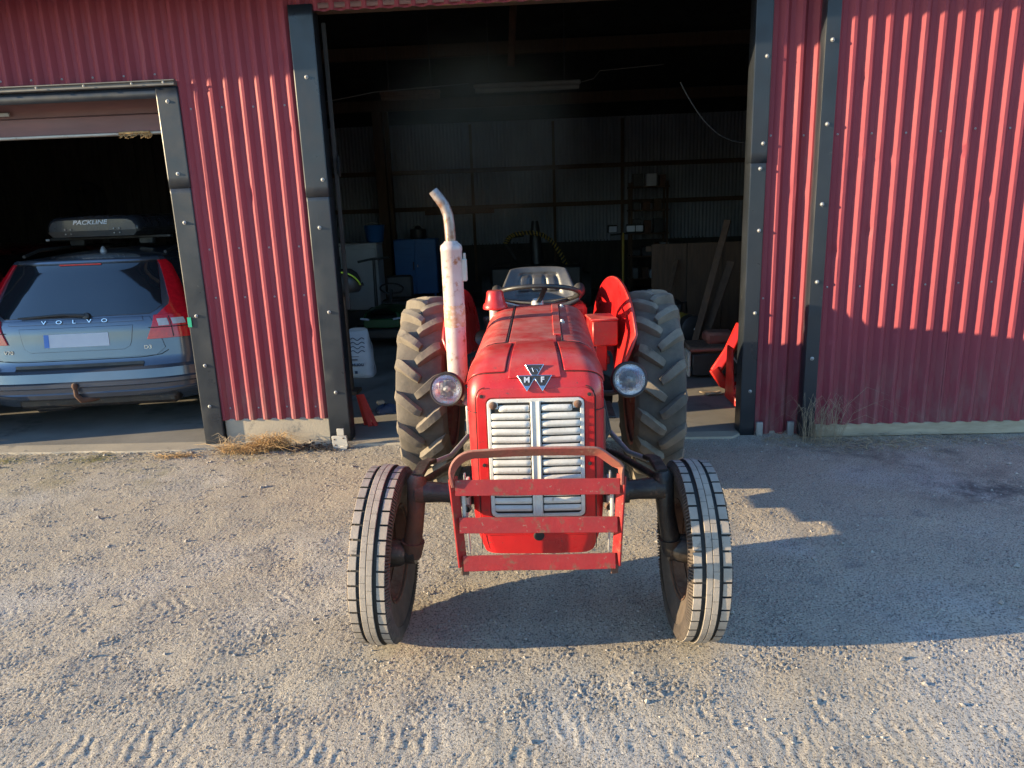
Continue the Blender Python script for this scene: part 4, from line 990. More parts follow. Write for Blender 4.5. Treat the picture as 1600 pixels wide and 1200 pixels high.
# ---- front guard
gd = bpy.data.objects.new('front_guard', None); COL.objects.link(gd); gd.parent = TR; gd.empty_display_size = .05
GY = -.41
top = [(-.288, GY, .845), (-.290, GY, .865)]+[(-.204-.086*math.cos(a), GY-.003*a, .872+.086*math.sin(a)) for a in np.linspace(.12, 1.5, 9)]+[(-.10, GY-.006, .963), (.0, GY-.006, .965), (.10, GY-.006, .964), (.190, GY-.006, .962), (.206, GY-.005, .959), (.220, GY-.005, .952), (.268, GY-.003, .914), (.279, GY, .903), (.285, GY, .888), (.286, GY, .845)]
MB().bar(top, .046, .010, (0, -.62, .78)).build('top_rail', M_RUSTRED, gd, smooth=30)
for s in (-1, 1):
    MB().bar([(s*.287, GY+.002, .872), (s*.277, GY+.002, .692), (s*.269, GY+.002, .543)], .040, .009, (s*-.62, .78, 0)).build('upright', M_REDBAR, gd, smooth=30)
    MB().bar([(s*.265, GY+.012, .57), (s*.263, GY+.014, .502)], .026, .010, (1, .2, 0)).build('foot', M_RUST, gd, smooth=30)
    MB().bar([(s*.252, GY+.045, .87), (s*.250, GY+.05, .67), (s*.247, GY+.055, .57)], .018, .006, (0, 1, 0)).build('brace', M_ALU, gd, smooth=30)
    MB().box((s*.256, -.31, .75), (.012, .18, .11), ch=.003).build('mount_plate', M_STEELLT, gd)
    MB().bar([(s*.262, -.27, .73), (s*.27, -.10, .655), (s*.28, .01, .63)], .06, .010, (0, .4, 1)).build('mount_arm', M_GREASE, gd)
    for z in (.80, .745): MB().lathe([(.0001, -.012), (.013, -.011), (.013, .004)], (s*.246, -.38, z), (s*.4, -1, 0), 6).build('mount_bolt', M_RUST, gd)
for i, (z, w) in enumerate(((.838, .279), (.699, .271), (.559, .264))):
    tl = random.uniform(-.003, .003)
    MB().bar([(-w, GY-.010, z-tl), (-.1, GY-.011, z+.001), (.1, GY-.011, z), (w, GY-.010, z+tl)], .055, .008, (0, .22, 1)).build('crossbar', M_REDBAR, gd, smooth=30)

# ================================================================== PARKED CAR
def make_car(name, label, cat, loc, rotz, paint, detail=True, group=None):
    C = thing(name, label, cat, loc, rotz, group)
    Wz = ([.26, .32, .40, .50, .62, .80, .92, .985, 1.04, 1.15, 1.28, 1.40, 1.455, 1.50], [.84, .90, .925, .932, .932, .928, .912, .885, .845, .785, .725, .660, .615, .40])
    def w(z): return interp(z, *Wz)
    def yr(z): return interp(z, [.26, .34, .40, .50, .58, .60, .66, .80, .90, .97, 1.02, 1.20, 1.40, 1.455, 1.50], [.10, .03, .0, .0, .02, .045, .055, .075, .085, .10, .125, .225, .345, .36, .50])
    def rear(s, z, off=0.0):
        a = abs(s); p = Vector((s*w(z), yr(z)+.03*a**2+(.14+.0*z)*a**5, z)); return p+Vector((0, -off, off*.25 if z > 1 else 0))+Vector((math.copysign(off*.4*a**5, s), 0, 0))
    def side(sg, y, z, off=0.0):
        k = interp(y, [.1, .6, 1.4, 3.2, 4.3, 4.7], [1.0, 1.0, 1.0, 1.0, .97, .80])
        return Vector((sg*(w(z)*k+off), y, z))
    zs = [.26, .30, .34, .40, .45, .50, .58, .60, .66, .74, .82, .90, .97, 1.02, 1.10, 1.20, 1.30, 1.40, 1.455]
    ss = list(np.linspace(-1, 1, 31)); b = MB()
    b.grid([[rear(s, z) for s in ss] for z in zs])
    ys = [.5, .8, 1.2, 1.8, 2.4, 3.0, 3.3, 3.6, 3.9, 4.2, 4.5, 4.7]
    def zt(y): return interp(y, [0, .4, 1.2, 2.2, 3.0, 3.9, 4.4, 4.7], [1.455, 1.455, 1.475, 1.48, 1.42, 1.0, .90, .74])
    for sg in (-1, 1):
        P = []
        for z in zs:
            r0 = rear(sg, z); row = [r0]
            for y in ys:
                zz = .26+(z-.26)*(zt(y)-.26)/(1.455-.26); yy = max(y, r0.y+.02*(1+ys.index(y)))
                row.append(side(sg, yy, zz))
            P.append(row)
        b.grid(P)
    tops = []
    for j in range(len(ys)+1):
        row = []
        for s in np.linspace(-1, 1, 15):
            if j == 0: p = rear(s, 1.455)
            else:
                r0 = rear(s, 1.455); y = max(ys[j-1], r0.y+.02*j); p = Vector((s*side(1, y, zt(y)).x, y, zt(y)+.055*(1-s*s)*min(1, j/2)))
            row.append(p)
        tops.append(row)
    b.grid(tops)
    fy = 4.7; b.grid([[side(-1, fy, z*.6+.1) for z in zs], [side(1, fy, z*.6+.1) for z in zs]])
    body = b.build('body', paint, C, smooth=42)
    def patch(nm, fn, uv, off, mat, parent=C, skirt=-.004, bev=.002):
        """uv: rows of (u,v) lists"""
        top = [[fn(u, v, off) for u, v in row] for row in uv]; m = MB().grid(top)
        ring = uv[0]+[r[-1] for r in uv[1:]]+uv[-1][::-1][1:]+[r[0] for r in uv[::-1][1:-1]]
        n = len(ring); m.add([fn(u, v, off) for u, v in ring]+[fn(u, v, skirt) for u, v in ring], [(i, (i+1) % n, n+(i+1) % n, n+i) for i in range(n)])
        o = m.build(nm, mat, parent, smooth=42)
        import bmesh
        bm = bmesh.new(); bm.from_mesh(o.data); bmesh.ops.remove_doubles(bm, verts=bm.verts, dist=1e-5); bmesh.ops.recalc_face_normals(bm, faces=bm.faces); bm.to_mesh(o.data); bm.free(); o.data.set_sharp_from_angle(angle=rad(42))
        if bev: bv = o.modifiers.new('bevel', 'BEVEL'); bv.width = bev; bv.segments = 2; bv.limit_method = 'ANGLE'; bv.angle_limit = rad(42)
        return o
    def uvrect(z0, z1, s0, s1, n=24, m=14):
        """s0,s1 may be functions of z"""
        f0 = s0 if callable(s0) else (lambda z: s0); f1 = s1 if callable(s1) else (lambda z: s1)
        return [[(lerp(f0(z), f1(z), k/(n-1)), z) for k in range(n)] for z in np.linspace(z0, z1, m)]
    # rear glass, tailgate, lamps
    gw = lambda z: interp(z, [1.0, 1.06, 1.3, 1.42], [.66, .80, .86, .90])
    patch('rear_window', rear, uvrect(1.005, 1.425, lambda z: -gw(z), gw, 26, 14), .006, M_GLASS)
    for sg in (-1, 1):
        patch('side_window', lambda u, v, o: side(sg, u, v, o), [[(lerp(lerp(.62, .78, (z-1.06)/.30), 2.9, k/8), z) for k in range(9)] for z in np.linspace(1.06, 1.37, 7)], .006, M_GLASS, bev=0)
        MB().tube([side(sg, .62, 1.05, .008)]+[side(sg, y, 1.05, .008) for y in (1.2, 2.0, 2.9)], .007, 6).tube([side(sg, .60, 1.055, .008), side(sg, .66, 1.2, .008), side(sg, .78, 1.375, .008), side(sg, 1.3, 1.385, .008), side(sg, 2.8, 1.38, .008)], .007, 6).build('window_trim', M_CHROME, C)
        wh = MB(); wh.lathe([(.20, -.10), (.31, -.105), (.328, -.08), (.33, 0), (.328, .08), (.31, .105), (.20, .10)], (sg*.80, 1.02, .33), (1, 0, 0), 32); wh.build('wheel', M_RUBBER, C)
        wh = MB(); wh.lathe([(.20, -.10), (.31, -.105), (.328, -.08), (.33, 0), (.328, .08), (.31, .105), (.20, .10)], (sg*.80, 3.80, .33), (1, 0, 0), 32); wh.build('wheel', M_RUBBER, C)
    if not detail: return C
    gate = patch('tailgate', rear, uvrect(.665, .985, lambda z: -interp(z, [.665, .72, .985], [.66, .74, .66]), lambda z: interp(z, [.665, .72, .985], [.66, .74, .66]), 26, 12), .007, paint)
    seamz = MB().tube([rear(s, interp(abs(s), [0, .55, .70, .76], [.655, .655, .668, .70]), .002) for s in np.linspace(-.76, .76, 27)], .0035, 5).build('tailgate_gap', M_DARK, gate)
    patch('gate_strip', rear, uvrect(.955, .990, -.60, .60, 20, 4), .014, paint, gate)
    # recess for plate: framing ridges
    patch('plate_recess', rear, uvrect(.728, .925, lambda z: -interp(z, [.728, .76, .925], [.40, .46, .50]), lambda z: interp(z, [.728, .76, .925], [.40, .46, .50]), 20, 8), .011, paint, gate, bev=.003)
    pl = patch('number_plate', rear, uvrect(.765, .875, -.28, .28, 4, 3), .016, M_PLATE, gate)
    patch('plate_band', rear, uvrect(.767, .873, -.279, -.235, 3, 3), .018, M_PLATEB, pl)
    bw = M_CHROME
    for i, ch in enumerate('VOLVO'):
        p = rear((i-2)*.135, .972, .024); text('letter', ch, .042, .003, M_CHROME, gate, facing(p, (1, 0, 0), (0, .25, 1)), sx=1.5)
    for tx, x, sz in (('D3', .60, .042), ('V70', -.60, .042)):
        p = rear(x, .735, .012); text('letter', tx, sz, .002, M_CHROME, gate, facing(p, (1, .12 if x > 0 else -.12, 0), (0, .05, 1)), sx=1.2)
    for sg in (-1, 1):
        def lampfn(u, z, off):
            # u<=1 on the rear face, beyond 1 along the side
            if u <= 1: return rear(sg*u, z, off)
            q = rear(sg, z); return side(sg, q.y+(u-1)*1.6, z, off)
        L1 = [[(lerp(interp(z, [.80, .99], [.60, .70]), interp(z, [.80, .90, .99], [1.06, 1.16, 1.10]), k/13), z) for k in range(14)] for z in np.linspace(.80, .995, 8)]
        tl = patch('tail_light', lampfn, L1, .020, M_TAIL)
        L2 = [[(lerp(interp(z, [.99, 1.08, 1.43], [.72, .88, .915]), interp(z, [.99, 1.08, 1.43], [1.10, 1.03, 1.0]), k/7), z) for k in range(8)] for z in np.linspace(.99, 1.43, 12)]
        patch('upper_lens', lampfn, L2, .017, M_TAIL, tl)
        patch('reverse_lens', lampfn, [[(lerp(.715, .800, k/5), z) for k in range(6)] for z in np.linspace(.905, .965, 4)], .024, M_TAILW, tl)
        patch('reverse_lens', lampfn, [[(lerp(.828, .925, k/5), z) for k in range(6)] for z in np.linspace(.912, .962, 4)], .024, M_TAILW, tl)
        MB().tube([lampfn(u, interp(u, [.62, 1.1], [.895, .89]), .021) for u in np.linspace(.63, 1.08, 10)], .004, 5).tube([lampfn(.815, z, .021) for z in np.linspace(.81, .98, 5)], .004, 5).build('lens_seam', M_DARK, tl)
        MB().tube([(sg*.60, .62, 1.492), (sg*.615, .9, 1.535), (sg*.61, 1.8, 1.55), (sg*.60, 2.7, 1.52)], [.014, .016, .016, .012], 8).build('roof_rail', M_BLACKP, C)
    # bumper with creased lower apron
    bz = [(.325, .012), (.345, .030), (.385, .032), (.395, .018), (.43, .020), (.445, .038), (.475, .038), (.487, .022), (.56, .024), (.585, .010)]
    bm_ = MB().grid([[rear(s, z, o) for s in np.linspace(-.99, .99, 31)] for z, o in bz]); bp_ = bm_.build('bumper', paint, C, smooth=30)
    MB().grid([[rear(s, z, .012) for s in np.linspace(-.55, .55, 15)] for z in (.585, .60, .625)]).build('bumper_step', M_BLACKP, bp_)
    # wiper, spoiler, aerial, brake lamp line, tow bar
    MB().tube([rear(.10, 1.012, .03), rear(-.10, 1.022, .035), rear(-.52, 1.008, .026)], [.014, .011, .006], 8).lathe([(.001, -.02), (.026, -.015), (.03, .01)], rear(.11, 1.008, .02), (0, 1, -.3), 14).build('wiper', M_BLACKP, C)
    patch('roof_spoiler', rear, uvrect(1.428, 1.458, -.95, .95, 24, 4), .028, paint)
    MB().box(rear(0, 1.418, .012), (.34, .006, .010)).build('brake_lamp', M_TAIL, C)
    MB().lathe([(.03, 0), (.028, .015), (.012, .045), (.001, .055)], (.03, .72, 1.505), (0, 0, 1), 10).build('aerial', M_ALU, C)
    tb = MB().tube([(.16, .10, .34), (.06, .04, .325), (.0, -.02, .33), (-.02, -.05, .38), (-.02, -.052, .43)], [.024, .026, .026, .019, .015], 12)
    tb.lathe([(.001, .03), (.018, .024), (.025, .0), (.018, -.02), (.012, -.03)], (-.02, -.052, .455), (0, 0, 1), 16); tb.build('tow_ball', M_RUST, C)
    MB().box((-.30, .35, .27), (.34, .5, .12), ch=.03).box((.1, .5, .30), (1.3, .9, .10), ch=.03).build('silencer', M_GREASE, C)
    return C
CAR = make_car('estate_car', 'blue-grey estate car parked rear-out in the left doorway with a tow ball', 'car', (-3.83, 2.93, .016), rad(7), M_CARPAINT)
make_car('red_car', 'dark red car standing in the gloom behind the blue-grey estate car', 'car', (-8.2, 6.3, .016), rad(2), M_CARRED, detail=False)
# roof boxes
def roof_box(name, label, loc, rotz, txt, mat, wid=.86, length=1.9, bars=True):
    R = thing(name, label, 'roof box', loc, rotz)
    def sec(y, shrink):
        h = .19*shrink; ww = wid/2*(.55+.45*shrink); pts = []
        for x, z in ((-1, .35), (-1.0, .45), (-.985, .62), (-.93, .86), (-.82, .98), (-.6, 1.0), (0, 1.02), (.6, 1.0), (.82, .98), (.93, .86), (.985, .62), (1.0, .45), (1, .35)):
            pts.append((x*ww, y, z*h))
        return pts
    sts = [(0.0, .80), (.015, .90), (.05, .97), (.14, 1.0), (length*.5, 1.0), (length*.8, .9), (length, .55)]
    lid = MB().grid([sec(y, k) for y, k in sts]); e0 = sec(0, .80); lid.add(e0, [tuple(range(len(e0)))]); lid.build('lid', mat, R, smooth=35)
    base = MB(); rows = []
    for y, k in sts:
        ww = wid/2*(.55+.45*k); rows.append([(-ww*1.012, y-.006, .062*k+.004), (-ww*1.012, y-.006, .045*k), (-ww*.93, y, .0), (ww*.93, y, .0), (ww*1.012, y-.006, .045*k), (ww*1.012, y-.006, .062*k+.004)])
    base.grid(rows); base.add(rows[0], [tuple(range(6))]); base.build('base', M_BLACKP, R, smooth=35)
    text('print', txt, .054, .001, M_LETTER if bars else M_LETTERD, R, facing((-.02, -.004, .128), (1, 0, 0), (0, .1, 1)), shear=.25, sx=1.25, bold=.001)
    if bars:
        for x in (-.245, -.195, .195, .245):
            for z in (.028, .068): MB().lathe([(.0001, -.006), (.006, -.005), (.007, .002)], (x, -.012, z), (0, 1, 0), 8).build('rivet', M_ALU, R)
        for s in (-1, 1):
            MB().box((s*.33, .35, -.045), (.14, .06, .09), ch=.01).build('foot', M_BLACKP, R)
        MB().box((0, .35, -.02), (1.15, .07, .03), ch=.006).build('cross_bar', M_BLACKP, R)
        MB().lathe([(.001, -.02), (.012, -.018), (.012, .01)], (-.44, .02, -.02), (-1, -.4, 0), 10).build('lock', M_ALU, R)
    return R
roof_box('roof_box', 'dark glossy roof box with pale lettering on top of the blue-grey estate car', (-4.16, 3.98, 1.655), rad(6), 'PACKLINE', M_BOXGLOSS)
roof_box('roof_box', 'black roof box with faint lettering in the shadows right of the estate car', (-5.35, 6.9, 1.69), rad(0), 'PACKLINE', M_BLACKP, bars=False)
rk = thing('storage_rack', 'dark timber rack holding the shadowed second roof box', 'rack', (-5.35, 7.7, 0))
MB().box((0, 0, 1.66), (1.1, 1.7, .05), ch=.005).build('shelf', M_INNER, rk)
for sx in (-.5, .5):
    for sy in (-.75, .75): MB().box((sx, sy, .83), (.07, .07, 1.62), ch=.005).build('leg', M_INNER, rk)
ty = thing('wall_tyre', 'dark tyre hung on the boards of the left bay above the roof box', 'tyre', (-7.66, 9.48, 2.16))
MB().lathe([(.19, -.08), (.27, -.10), (.32, -.09), (.33, 0), (.32, .09), (.27, .10), (.19, .08)], (0, 0, 0), (.1, 1, 0), 32).build('tyre', M_RUBBER, ty)
MB().tube([(0, .1, .2), (0, -.1, .2)], .02, 8).build('peg', M_OLDWOOD, ty)

# ================================================================== THINGS INSIDE THE MAIN BAY
# fluorescent fittings and wires
for i, (x0, x1, y, z, lb) in enumerate(((-.80, .56, 7.0, 3.28, 'long pale tube light hanging in the middle of the main bay'), (-2.04, -1.25, 7.2, 3.27, 'dim shorter tube light hanging left of the long one in the main bay'))):
    T_ = thing('tube_light', lb, 'tube light', ((x0+x1)/2, y, z)); h = (x1-x0)/2
    MB().box((0, 0, .02), (2*h, .09, .05), ch=.012).build('housing', M_TUBE if i == 0 else M_OLDWOOD, T_)
    MB().lathe([(.001, -h*.97), (.03, -h*.97), (.034, -h*.9), (.034, h*.9), (.03, h*.97), (.001, h*.97)], (0, 0, -.03), (1, 0, 0), 14).build('diffuser', M_TUBE if i == 0 else M_OLDWOOD, T_)
    for s in (-1, 1): MB().tube([(s*h*.7, 0, .04), (s*h*.7, 0, 1.2)], .006, 6).build('hanger', M_BLACKP, T_)
wr = MB().tube([(-2.7, 6.6, 3.12), (-2.0, 6.7, 3.24), (-.85, 6.95, 3.33)], .006, 6).build('lamp_wire', M_TUBE); tag(wr, 'thin wire strung leftward from the long tube light', 'wire')
wr = MB().tube([(.57, 7.0, 3.30), (.72, 7.0, 3.33), (.80, 7.0, 3.42), (1.6, 7.0, 3.46)], .006, 6).build('lamp_wire', M_TUBE); tag(wr, 'thin wire stepping up rightward from the long tube light', 'wire')
M_CABLE = pm('grey_cable', (0.035, 0.035, 0.035), (0.025, 0.025, 0.025), 9, .6)
cb = MB().tube([*[(interp(t, [0, 1, 2, 3, 4, 5], [1.17, 1.20, 1.36, 1.52, 1.66, 1.80]), 3.5, 2.225+.46*max(0, (1.72-interp(t, [0, 1, 2, 3, 4, 5], [1.17, 1.20, 1.36, 1.52, 1.66, 1.80]))/.54)**2.2) for t in np.linspace(0, 5, 26)]], .005, 6).build('cable', M_CABLE); tag(cb, 'slack cable looping down beside the right jamb', 'cable')
# blue tool cabinet
cab = thing('tool_cabinet', 'blue two-door steel tool cabinet against the back wall', 'cabinet', (-2.55, 11.9, .016))
MB().box((0, .2, .70), (.86, .42, 1.10), ch=.006).build('carcass', M_BLUE, cab)
for s in (-1, 1):
    d = MB().box((s*.213, -.020, .70), (.405, .022, 1.06), ch=.006).build('door', M_BLUE, cab)
    for z in ((1.06, .94, .80) if s < 0 else (1.15, .88)): MB().box((s*.213, -.034, z), (.28, .006, .014), ch=.002).build('vent', M_BLUE, d)
    MB().box((s*.04, -.042, .72), (.02, .025, .16 if s < 0 else .05), ch=.004).build('handle', M_BLACKP if s < 0 else M_ALU, d)
for sx in (-.36, .36): MB().box((sx, .05, .075), (.04, .05, .15), ch=.003).build('leg', M_BLUE, cab)
bl = thing('canister', 'dark canister and wire junk on top of the blue cabinet', 'canister', (-2.48, 12.0, 1.27))
MB().lathe([(.001, .26), (.05, .25), (.07, .21), (.16, .18), (.17, .02), (.16, 0)], (0, 0, 0), (0, 0, 1), 20).build('body', M_BLACKP, bl); MB().tube([(-.1, 0, .2), (0, -.05, .3), (.12, 0, .2)], .012, 6).build('handle', M_ALU, bl)
# white chest freezer / appliance
fz = thing('freezer', 'white upright freezer left of the timber post', 'freezer', (-3.42, 10.6, .016))
MB().box((0, .25, .62), (.78, .5, 1.2), ch=.015).build('body', M_APPL, fz); MB().box((0, -.02, .60), (.74, .035, 1.10), ch=.012).build('door', M_APPL, fz)
MB().box((0, .24, 1.235), (.80, .54, .035), ch=.008).build('top', M_APPL, fz); MB().box((-.30, -.05, .90), (.02, .03, .25), ch=.004).build('handle', M_BLACKP, fz)
bt = thing('blue_tub', 'dark blue tub standing on the white freezer', 'tub', (-3.1, 10.85, 1.27))
MB().lathe([(.13, 0), (.15, .02), (.19, .30), (.20, .31), (.18, .31), (.13, .03), (.001, .03)], (0, 0, 0), (0, 0, 1), 24).build('wall', M_BLUE, bt); MB().tube([(-.19, 0, .27), (-.15, -.12, .33), (.0, -.19, .36), (.15, -.12, .33), (.19, 0, .27)], .008, 6).build('handle', M_ALU, bt)
# electric scooter
ks = thing('kick_scooter', 'black kick scooter standing behind the green mower', 'scooter', (-2.50, 8.0, .016))
MB().box((.05, .40, .13), (.18, .75, .05), ch=.015).build('deck', M_BLACKP, ks)
MB().tube([(0, -.02, .12), (0, .02, .6), (0, .06, 1.10)], [.028, .026, .022], 12).build('stem', M_BLACKP, ks)
MB().tube([(-.24, .04, 1.07), (-.08, .06, 1.10), (.0, .06, 1.11), (.10, .06, 1.115), (.24, .04, 1.125)], [.02, .017, .02, .017, .02], 10).build('handlebar', M_BLACKP, ks)
for y in (-.04, .82): MB().lathe([(.05, -.025), (.11, -.022), (.115, 0), (.11, .022), (.05, .025)], (0, y, .115), (1, 0, 0), 24).build('wheel', M_RUBBER, ks)
# green ride-on mower
mo = thing('ride_on_mower', 'small green ride-on mower with two slim headlights in the main bay', 'mower', (-2.10, 6.55, .016))
MB().grid([[(x*w_, y, z) for x, z in ((-1, .28), (-1, .42), (-.86, .50), (-.4, .545), (0, .55), (.4, .545), (.86, .50), (1, .42), (1, .28))] for y, w_ in ((.0, .22), (.02, .25), (.10, .27), (.55, .28))]).build('bonnet', M_GREEN, mo)
MB().box((0, .0, .36), (.48, .05, .12), ch=.012).build('nose', M_GREEN, mo); MB().box((0, -.05, .23), (.56, .07, .13), ch=.02).build('bumper', M_BLACKP, mo)
for s in (-1, 1):
    MB().box((s*.215, -.035, .425), (.12, .02, .026), rot=Matrix.Rotation(rad(-8*s), 3, 'Y'), ch=.006).build('headlight', M_PLATE, mo)
    MB().lathe([(.05, -.05), (.15, -.06), (.165, -.04), (.165, .04), (.15, .06), (.05, .05)], (s*.31, .12, .165), (1, 0, 0), 24).build('wheel', M_RUBBER, mo)
    MB().lathe([(.08, -.08), (.20, -.09), (.22, -.06), (.22, .06), (.20, .09), (.08, .08)], (s*.33, 1.10, .22), (1, 0, 0), 24).build('wheel', M_RUBBER, mo)
MB().box((0, .95, .36), (.62, .8, .10), ch=.03).build('footwell', M_BLACKP, mo)
MB().box((0, 1.15, .50), (.42, .40, .10), ch=.03).box((0, 1.34, .70), (.40, .09, .34), ch=.03).build('seat', M_BLACKP, mo)
MB().tube([(0, .62, .50), (0, .74, .72)], .02, 8).tube([(.16*math.cos(a), .75+.07*math.sin(a), .735-.13*math.sin(a)*.6) for a in np.linspace(0, 6.283, 25)], .012, 6, caps=False).build('steering', M_BLACKP, mo)
# paper sack
sk = thing('paper_sack', 'white printed sack standing on the garage floor inside the left jamb', 'sack', (-2.015, 5.0, .016), rad(-2))
def sackp(u, z):
    w_ = interp(z, [0, .03, .12, .35, .47, .53], [.135, .155, .155, .135, .115, .10]); d = interp(z, [0, .03, .12, .35, .47, .53], [.07, .10, .11, .09, .045, .012])
    a = u*2*math.pi; e = .55
    c, s_ = math.cos(a), math.sin(a)
    return Vector((w_*math.copysign(abs(c)**e, c)+.006*math.sin(z*23+u*9), d*math.copysign(abs(s_)**e, s_)+.004*math.sin(z*31+u*13), z+.02*math.sin(u*7)*(z/.53)**4))
zz = list(np.linspace(0, .53, 20)); b = MB().grid([[sackp(u, z) for u in np.linspace(0, 1, 41)] for z in zz]); b.build('bag', M_BAG, sk, smooth=60)
wv = MB()
for k in range(4):
    wv.bar([(x, -.122+.055*max(0, (.44-.045*k-.12)/.35)**1.2, .435-.045*k+.014*math.sin((x+.07)*62)) for x in np.linspace(-.085, .085, 24)], .008, .004, (0, 0, 1))
wv.build('wave_print', M_INK, sk)
text('print', 'norse', .062, .001, M_INK, sk, facing((.0, -.124, .155), (-1, 0, 0), (0, .12, -1)) @ Matrix.Diagonal((1, 1, 1, 1)), bold=.0012)
MB().box((-.04, -.116, .25), (.12, .004, .004)).box((-.03, -.120, .215), (.07, .004, .012)).build('small_print', M_INK, sk)
MB().box((-.02, -.122, .075), (.03, .004, .03)).build('small_print', M_INK, sk)
# helmet with yellow stripe on a post, red marker legs, dark cloth by the left jamb
hp = thing('coat_stand', 'dark timber stand with a helmet on it just inside the left jamb', 'stand', (-1.93, 4.25, .016))
MB().box((0, 0, .52), (.05, .05, 1.04), ch=.006).build('post', M_OLDWOOD, hp); MB().box((0, 0, .02), (.16, .2, .04), ch=.006).build('foot', M_OLDWOOD, hp); MB().tube([(.02, -.03, 1.0), (.14, -.05, 1.07), (.22, -.05, 1.10)], .018, 8).build('arm', M_BLACKP, hp)
hm = thing('helmet', 'black helmet with a bright yellow-green edge hanging inside the left jamb', 'helmet', (-1.88, 4.22, 1.06))
MB().lathe([(.001, .21), (.06, .20), (.11, .165), (.14, .10), (.145, .03), (.135, .0), (.12, -.02)], (0, 0, 0), (0, 0, 1), 24).build('shell', M_BLACKP, hm); MB().tube([(.150*math.cos(a)*(1 if s_ else 1), -.12*abs(math.sin(a))-.03, .15*math.sin(a)+.03) for s_, a in [(1, q) for q in np.linspace(.15, 2.9, 16)]], .008, 6).build('stripe', M_HIVIS, hm)
mk = thing('red_trestle', 'folded red plastic trestle leaning inside the left jamb', 'trestle', (-1.49, 3.08, .016))
for dx, dy in ((-.015, .03), (.03, -.01), (.075, .0)): MB().bar([(dx, dy, .0), (dx*.35-.06, .03, .27)], .035, .018, (1, 0, 0)).build('leg', M_PLASTICRED, mk)
MB().bar([(-.02, .02, .02), (.085, .0, .02)], .03, .015, (0, 0, 1)).build('foot_bar', M_PLASTICRED, mk)
cl = thing('rag', 'dark blue rag bundle on the floor beyond the red trestle', 'rag', (-1.42, 3.50, .016))
P = []
for v in np.linspace(0, 1, 8):
    P.append([((.09+.02*math.sin(5*a))*math.sin(v*1.57+.2)*math.cos(a), (.07+.02*math.cos(3*a))*math.sin(v*1.57+.2)*math.sin(a), .075*math.cos(v*1.57)+.008*math.sin(4*a)) for a in np.linspace(0, 6.283, 19)])
MB().grid(P).build('cloth', M_INK, cl, smooth=60); MB().box((-.05, .02, .09), (.07, .05, .04), rot=Matrix.Rotation(.5, 3, 'Z'), ch=.01).build('block', M_WOOD, cl)
# striped spiral hose arch on a dark machine behind the seat
mc = thing('log_trailer', 'dark machine with a crane post behind the tractor seat in the main bay', 'machine', (-.1, 10.2, .016))
MB().box((0, 0, .55), (1.6, .8, .5), ch=.05).build('chassis', M_BLACKP, mc); MB().tube([(.02, .1, .8), (.0, .1, 1.3), (.0, .1, 1.55)], [.12, .10, .06], 14).build('post', M_BLACKP, mc)
for s in (-1, 1): MB().lathe([(.1, -.09), (.30, -.10), (.33, 0), (.30, .10), (.1, .09)], (s*.85, -.1, .33), (1, 0, 0), 28).build('wheel', M_RUBBER, mc)
MB().tube([(-.35, 0, .9), (-.5, -.05, 1.15), (-.42, -.1, 1.30), (-.2, -.1, 1.32)], .035, 10).build('hose', M_RUBBER, mc)
ha = thing('striped_hose', 'yellow and black spiral-wrapped hose arching above the tractor seat', 'hose', (0, 9.9, .9))
pts = [Vector((x, 0, z)) for x, z in ((-.62, .30), (-.56, .40), (-.46, .455), (-.30, .475), (-.12, .470), (.03, .43), (.16, .34), (.26, .22), (.35, .07), (.42, -.10))]
dn = []
for i in range(len(pts)-1):
    for k in range(12): dn.append(pts[i].lerp(pts[i+1], k/12))
dn.append(pts[-1]); MB().tube(dn, .030, 10).build('core', M_RUBBER, ha); st = MB(); sw_ = []
n_ = len(dn)
for i in range(n_*3):
    t = i/3; i0 = min(int(t), n_-2); p = dn[i0].lerp(dn[i0+1], t-i0); d = (dn[i0+1]-dn[i0]).normalized(); nn = Vector((0, 1, 0)); bb = d.cross(nn); a = t*2*math.pi/4.2
    sw_.append(p+nn*math.cos(a)*.031+bb*math.sin(a)*.031)
st.tube(sw_, .012, 5); st.build('spiral', M_YELLOW, ha)
# work-light stand
wl = thing('work_light', 'twin work lights on a yellow stand in the back of the main bay', 'work light', (1.42, 10.0, .016))
MB().tube([(0, 0, .1), (0, 0, 1.30)], .020, 10).build('pole', M_YELLOW, wl); MB().tube([(-.22, 0, 1.27), (.24, 0, 1.30)], .015, 8).build('cross_arm', M_BLACKP, wl)
for a in (0, 2.09, 4.19): MB().tube([(0, 0, .35), (.42*math.cos(a), .42*math.sin(a), .0)], .012, 8).build('leg', M_YELLOW, wl)
for x, rz in ((-.19, .25), (.13, -.15), (.27, -.2)):
    R_ = Matrix.Rotation(rz, 3, 'Z')@Matrix.Rotation(rad(8), 3, 'X'); h_ = MB().box((x, 0, 1.37), (.17, .07, .13), rot=R_, ch=.01).build('lamp', M_BLACKP, wl); MB().box(Vector((x, 0, 1.37))+R_@Vector((0, -.038, 0)), (.14, .006, .10), rot=R_, ch=.002).build('lens', M_PLATE, h_)
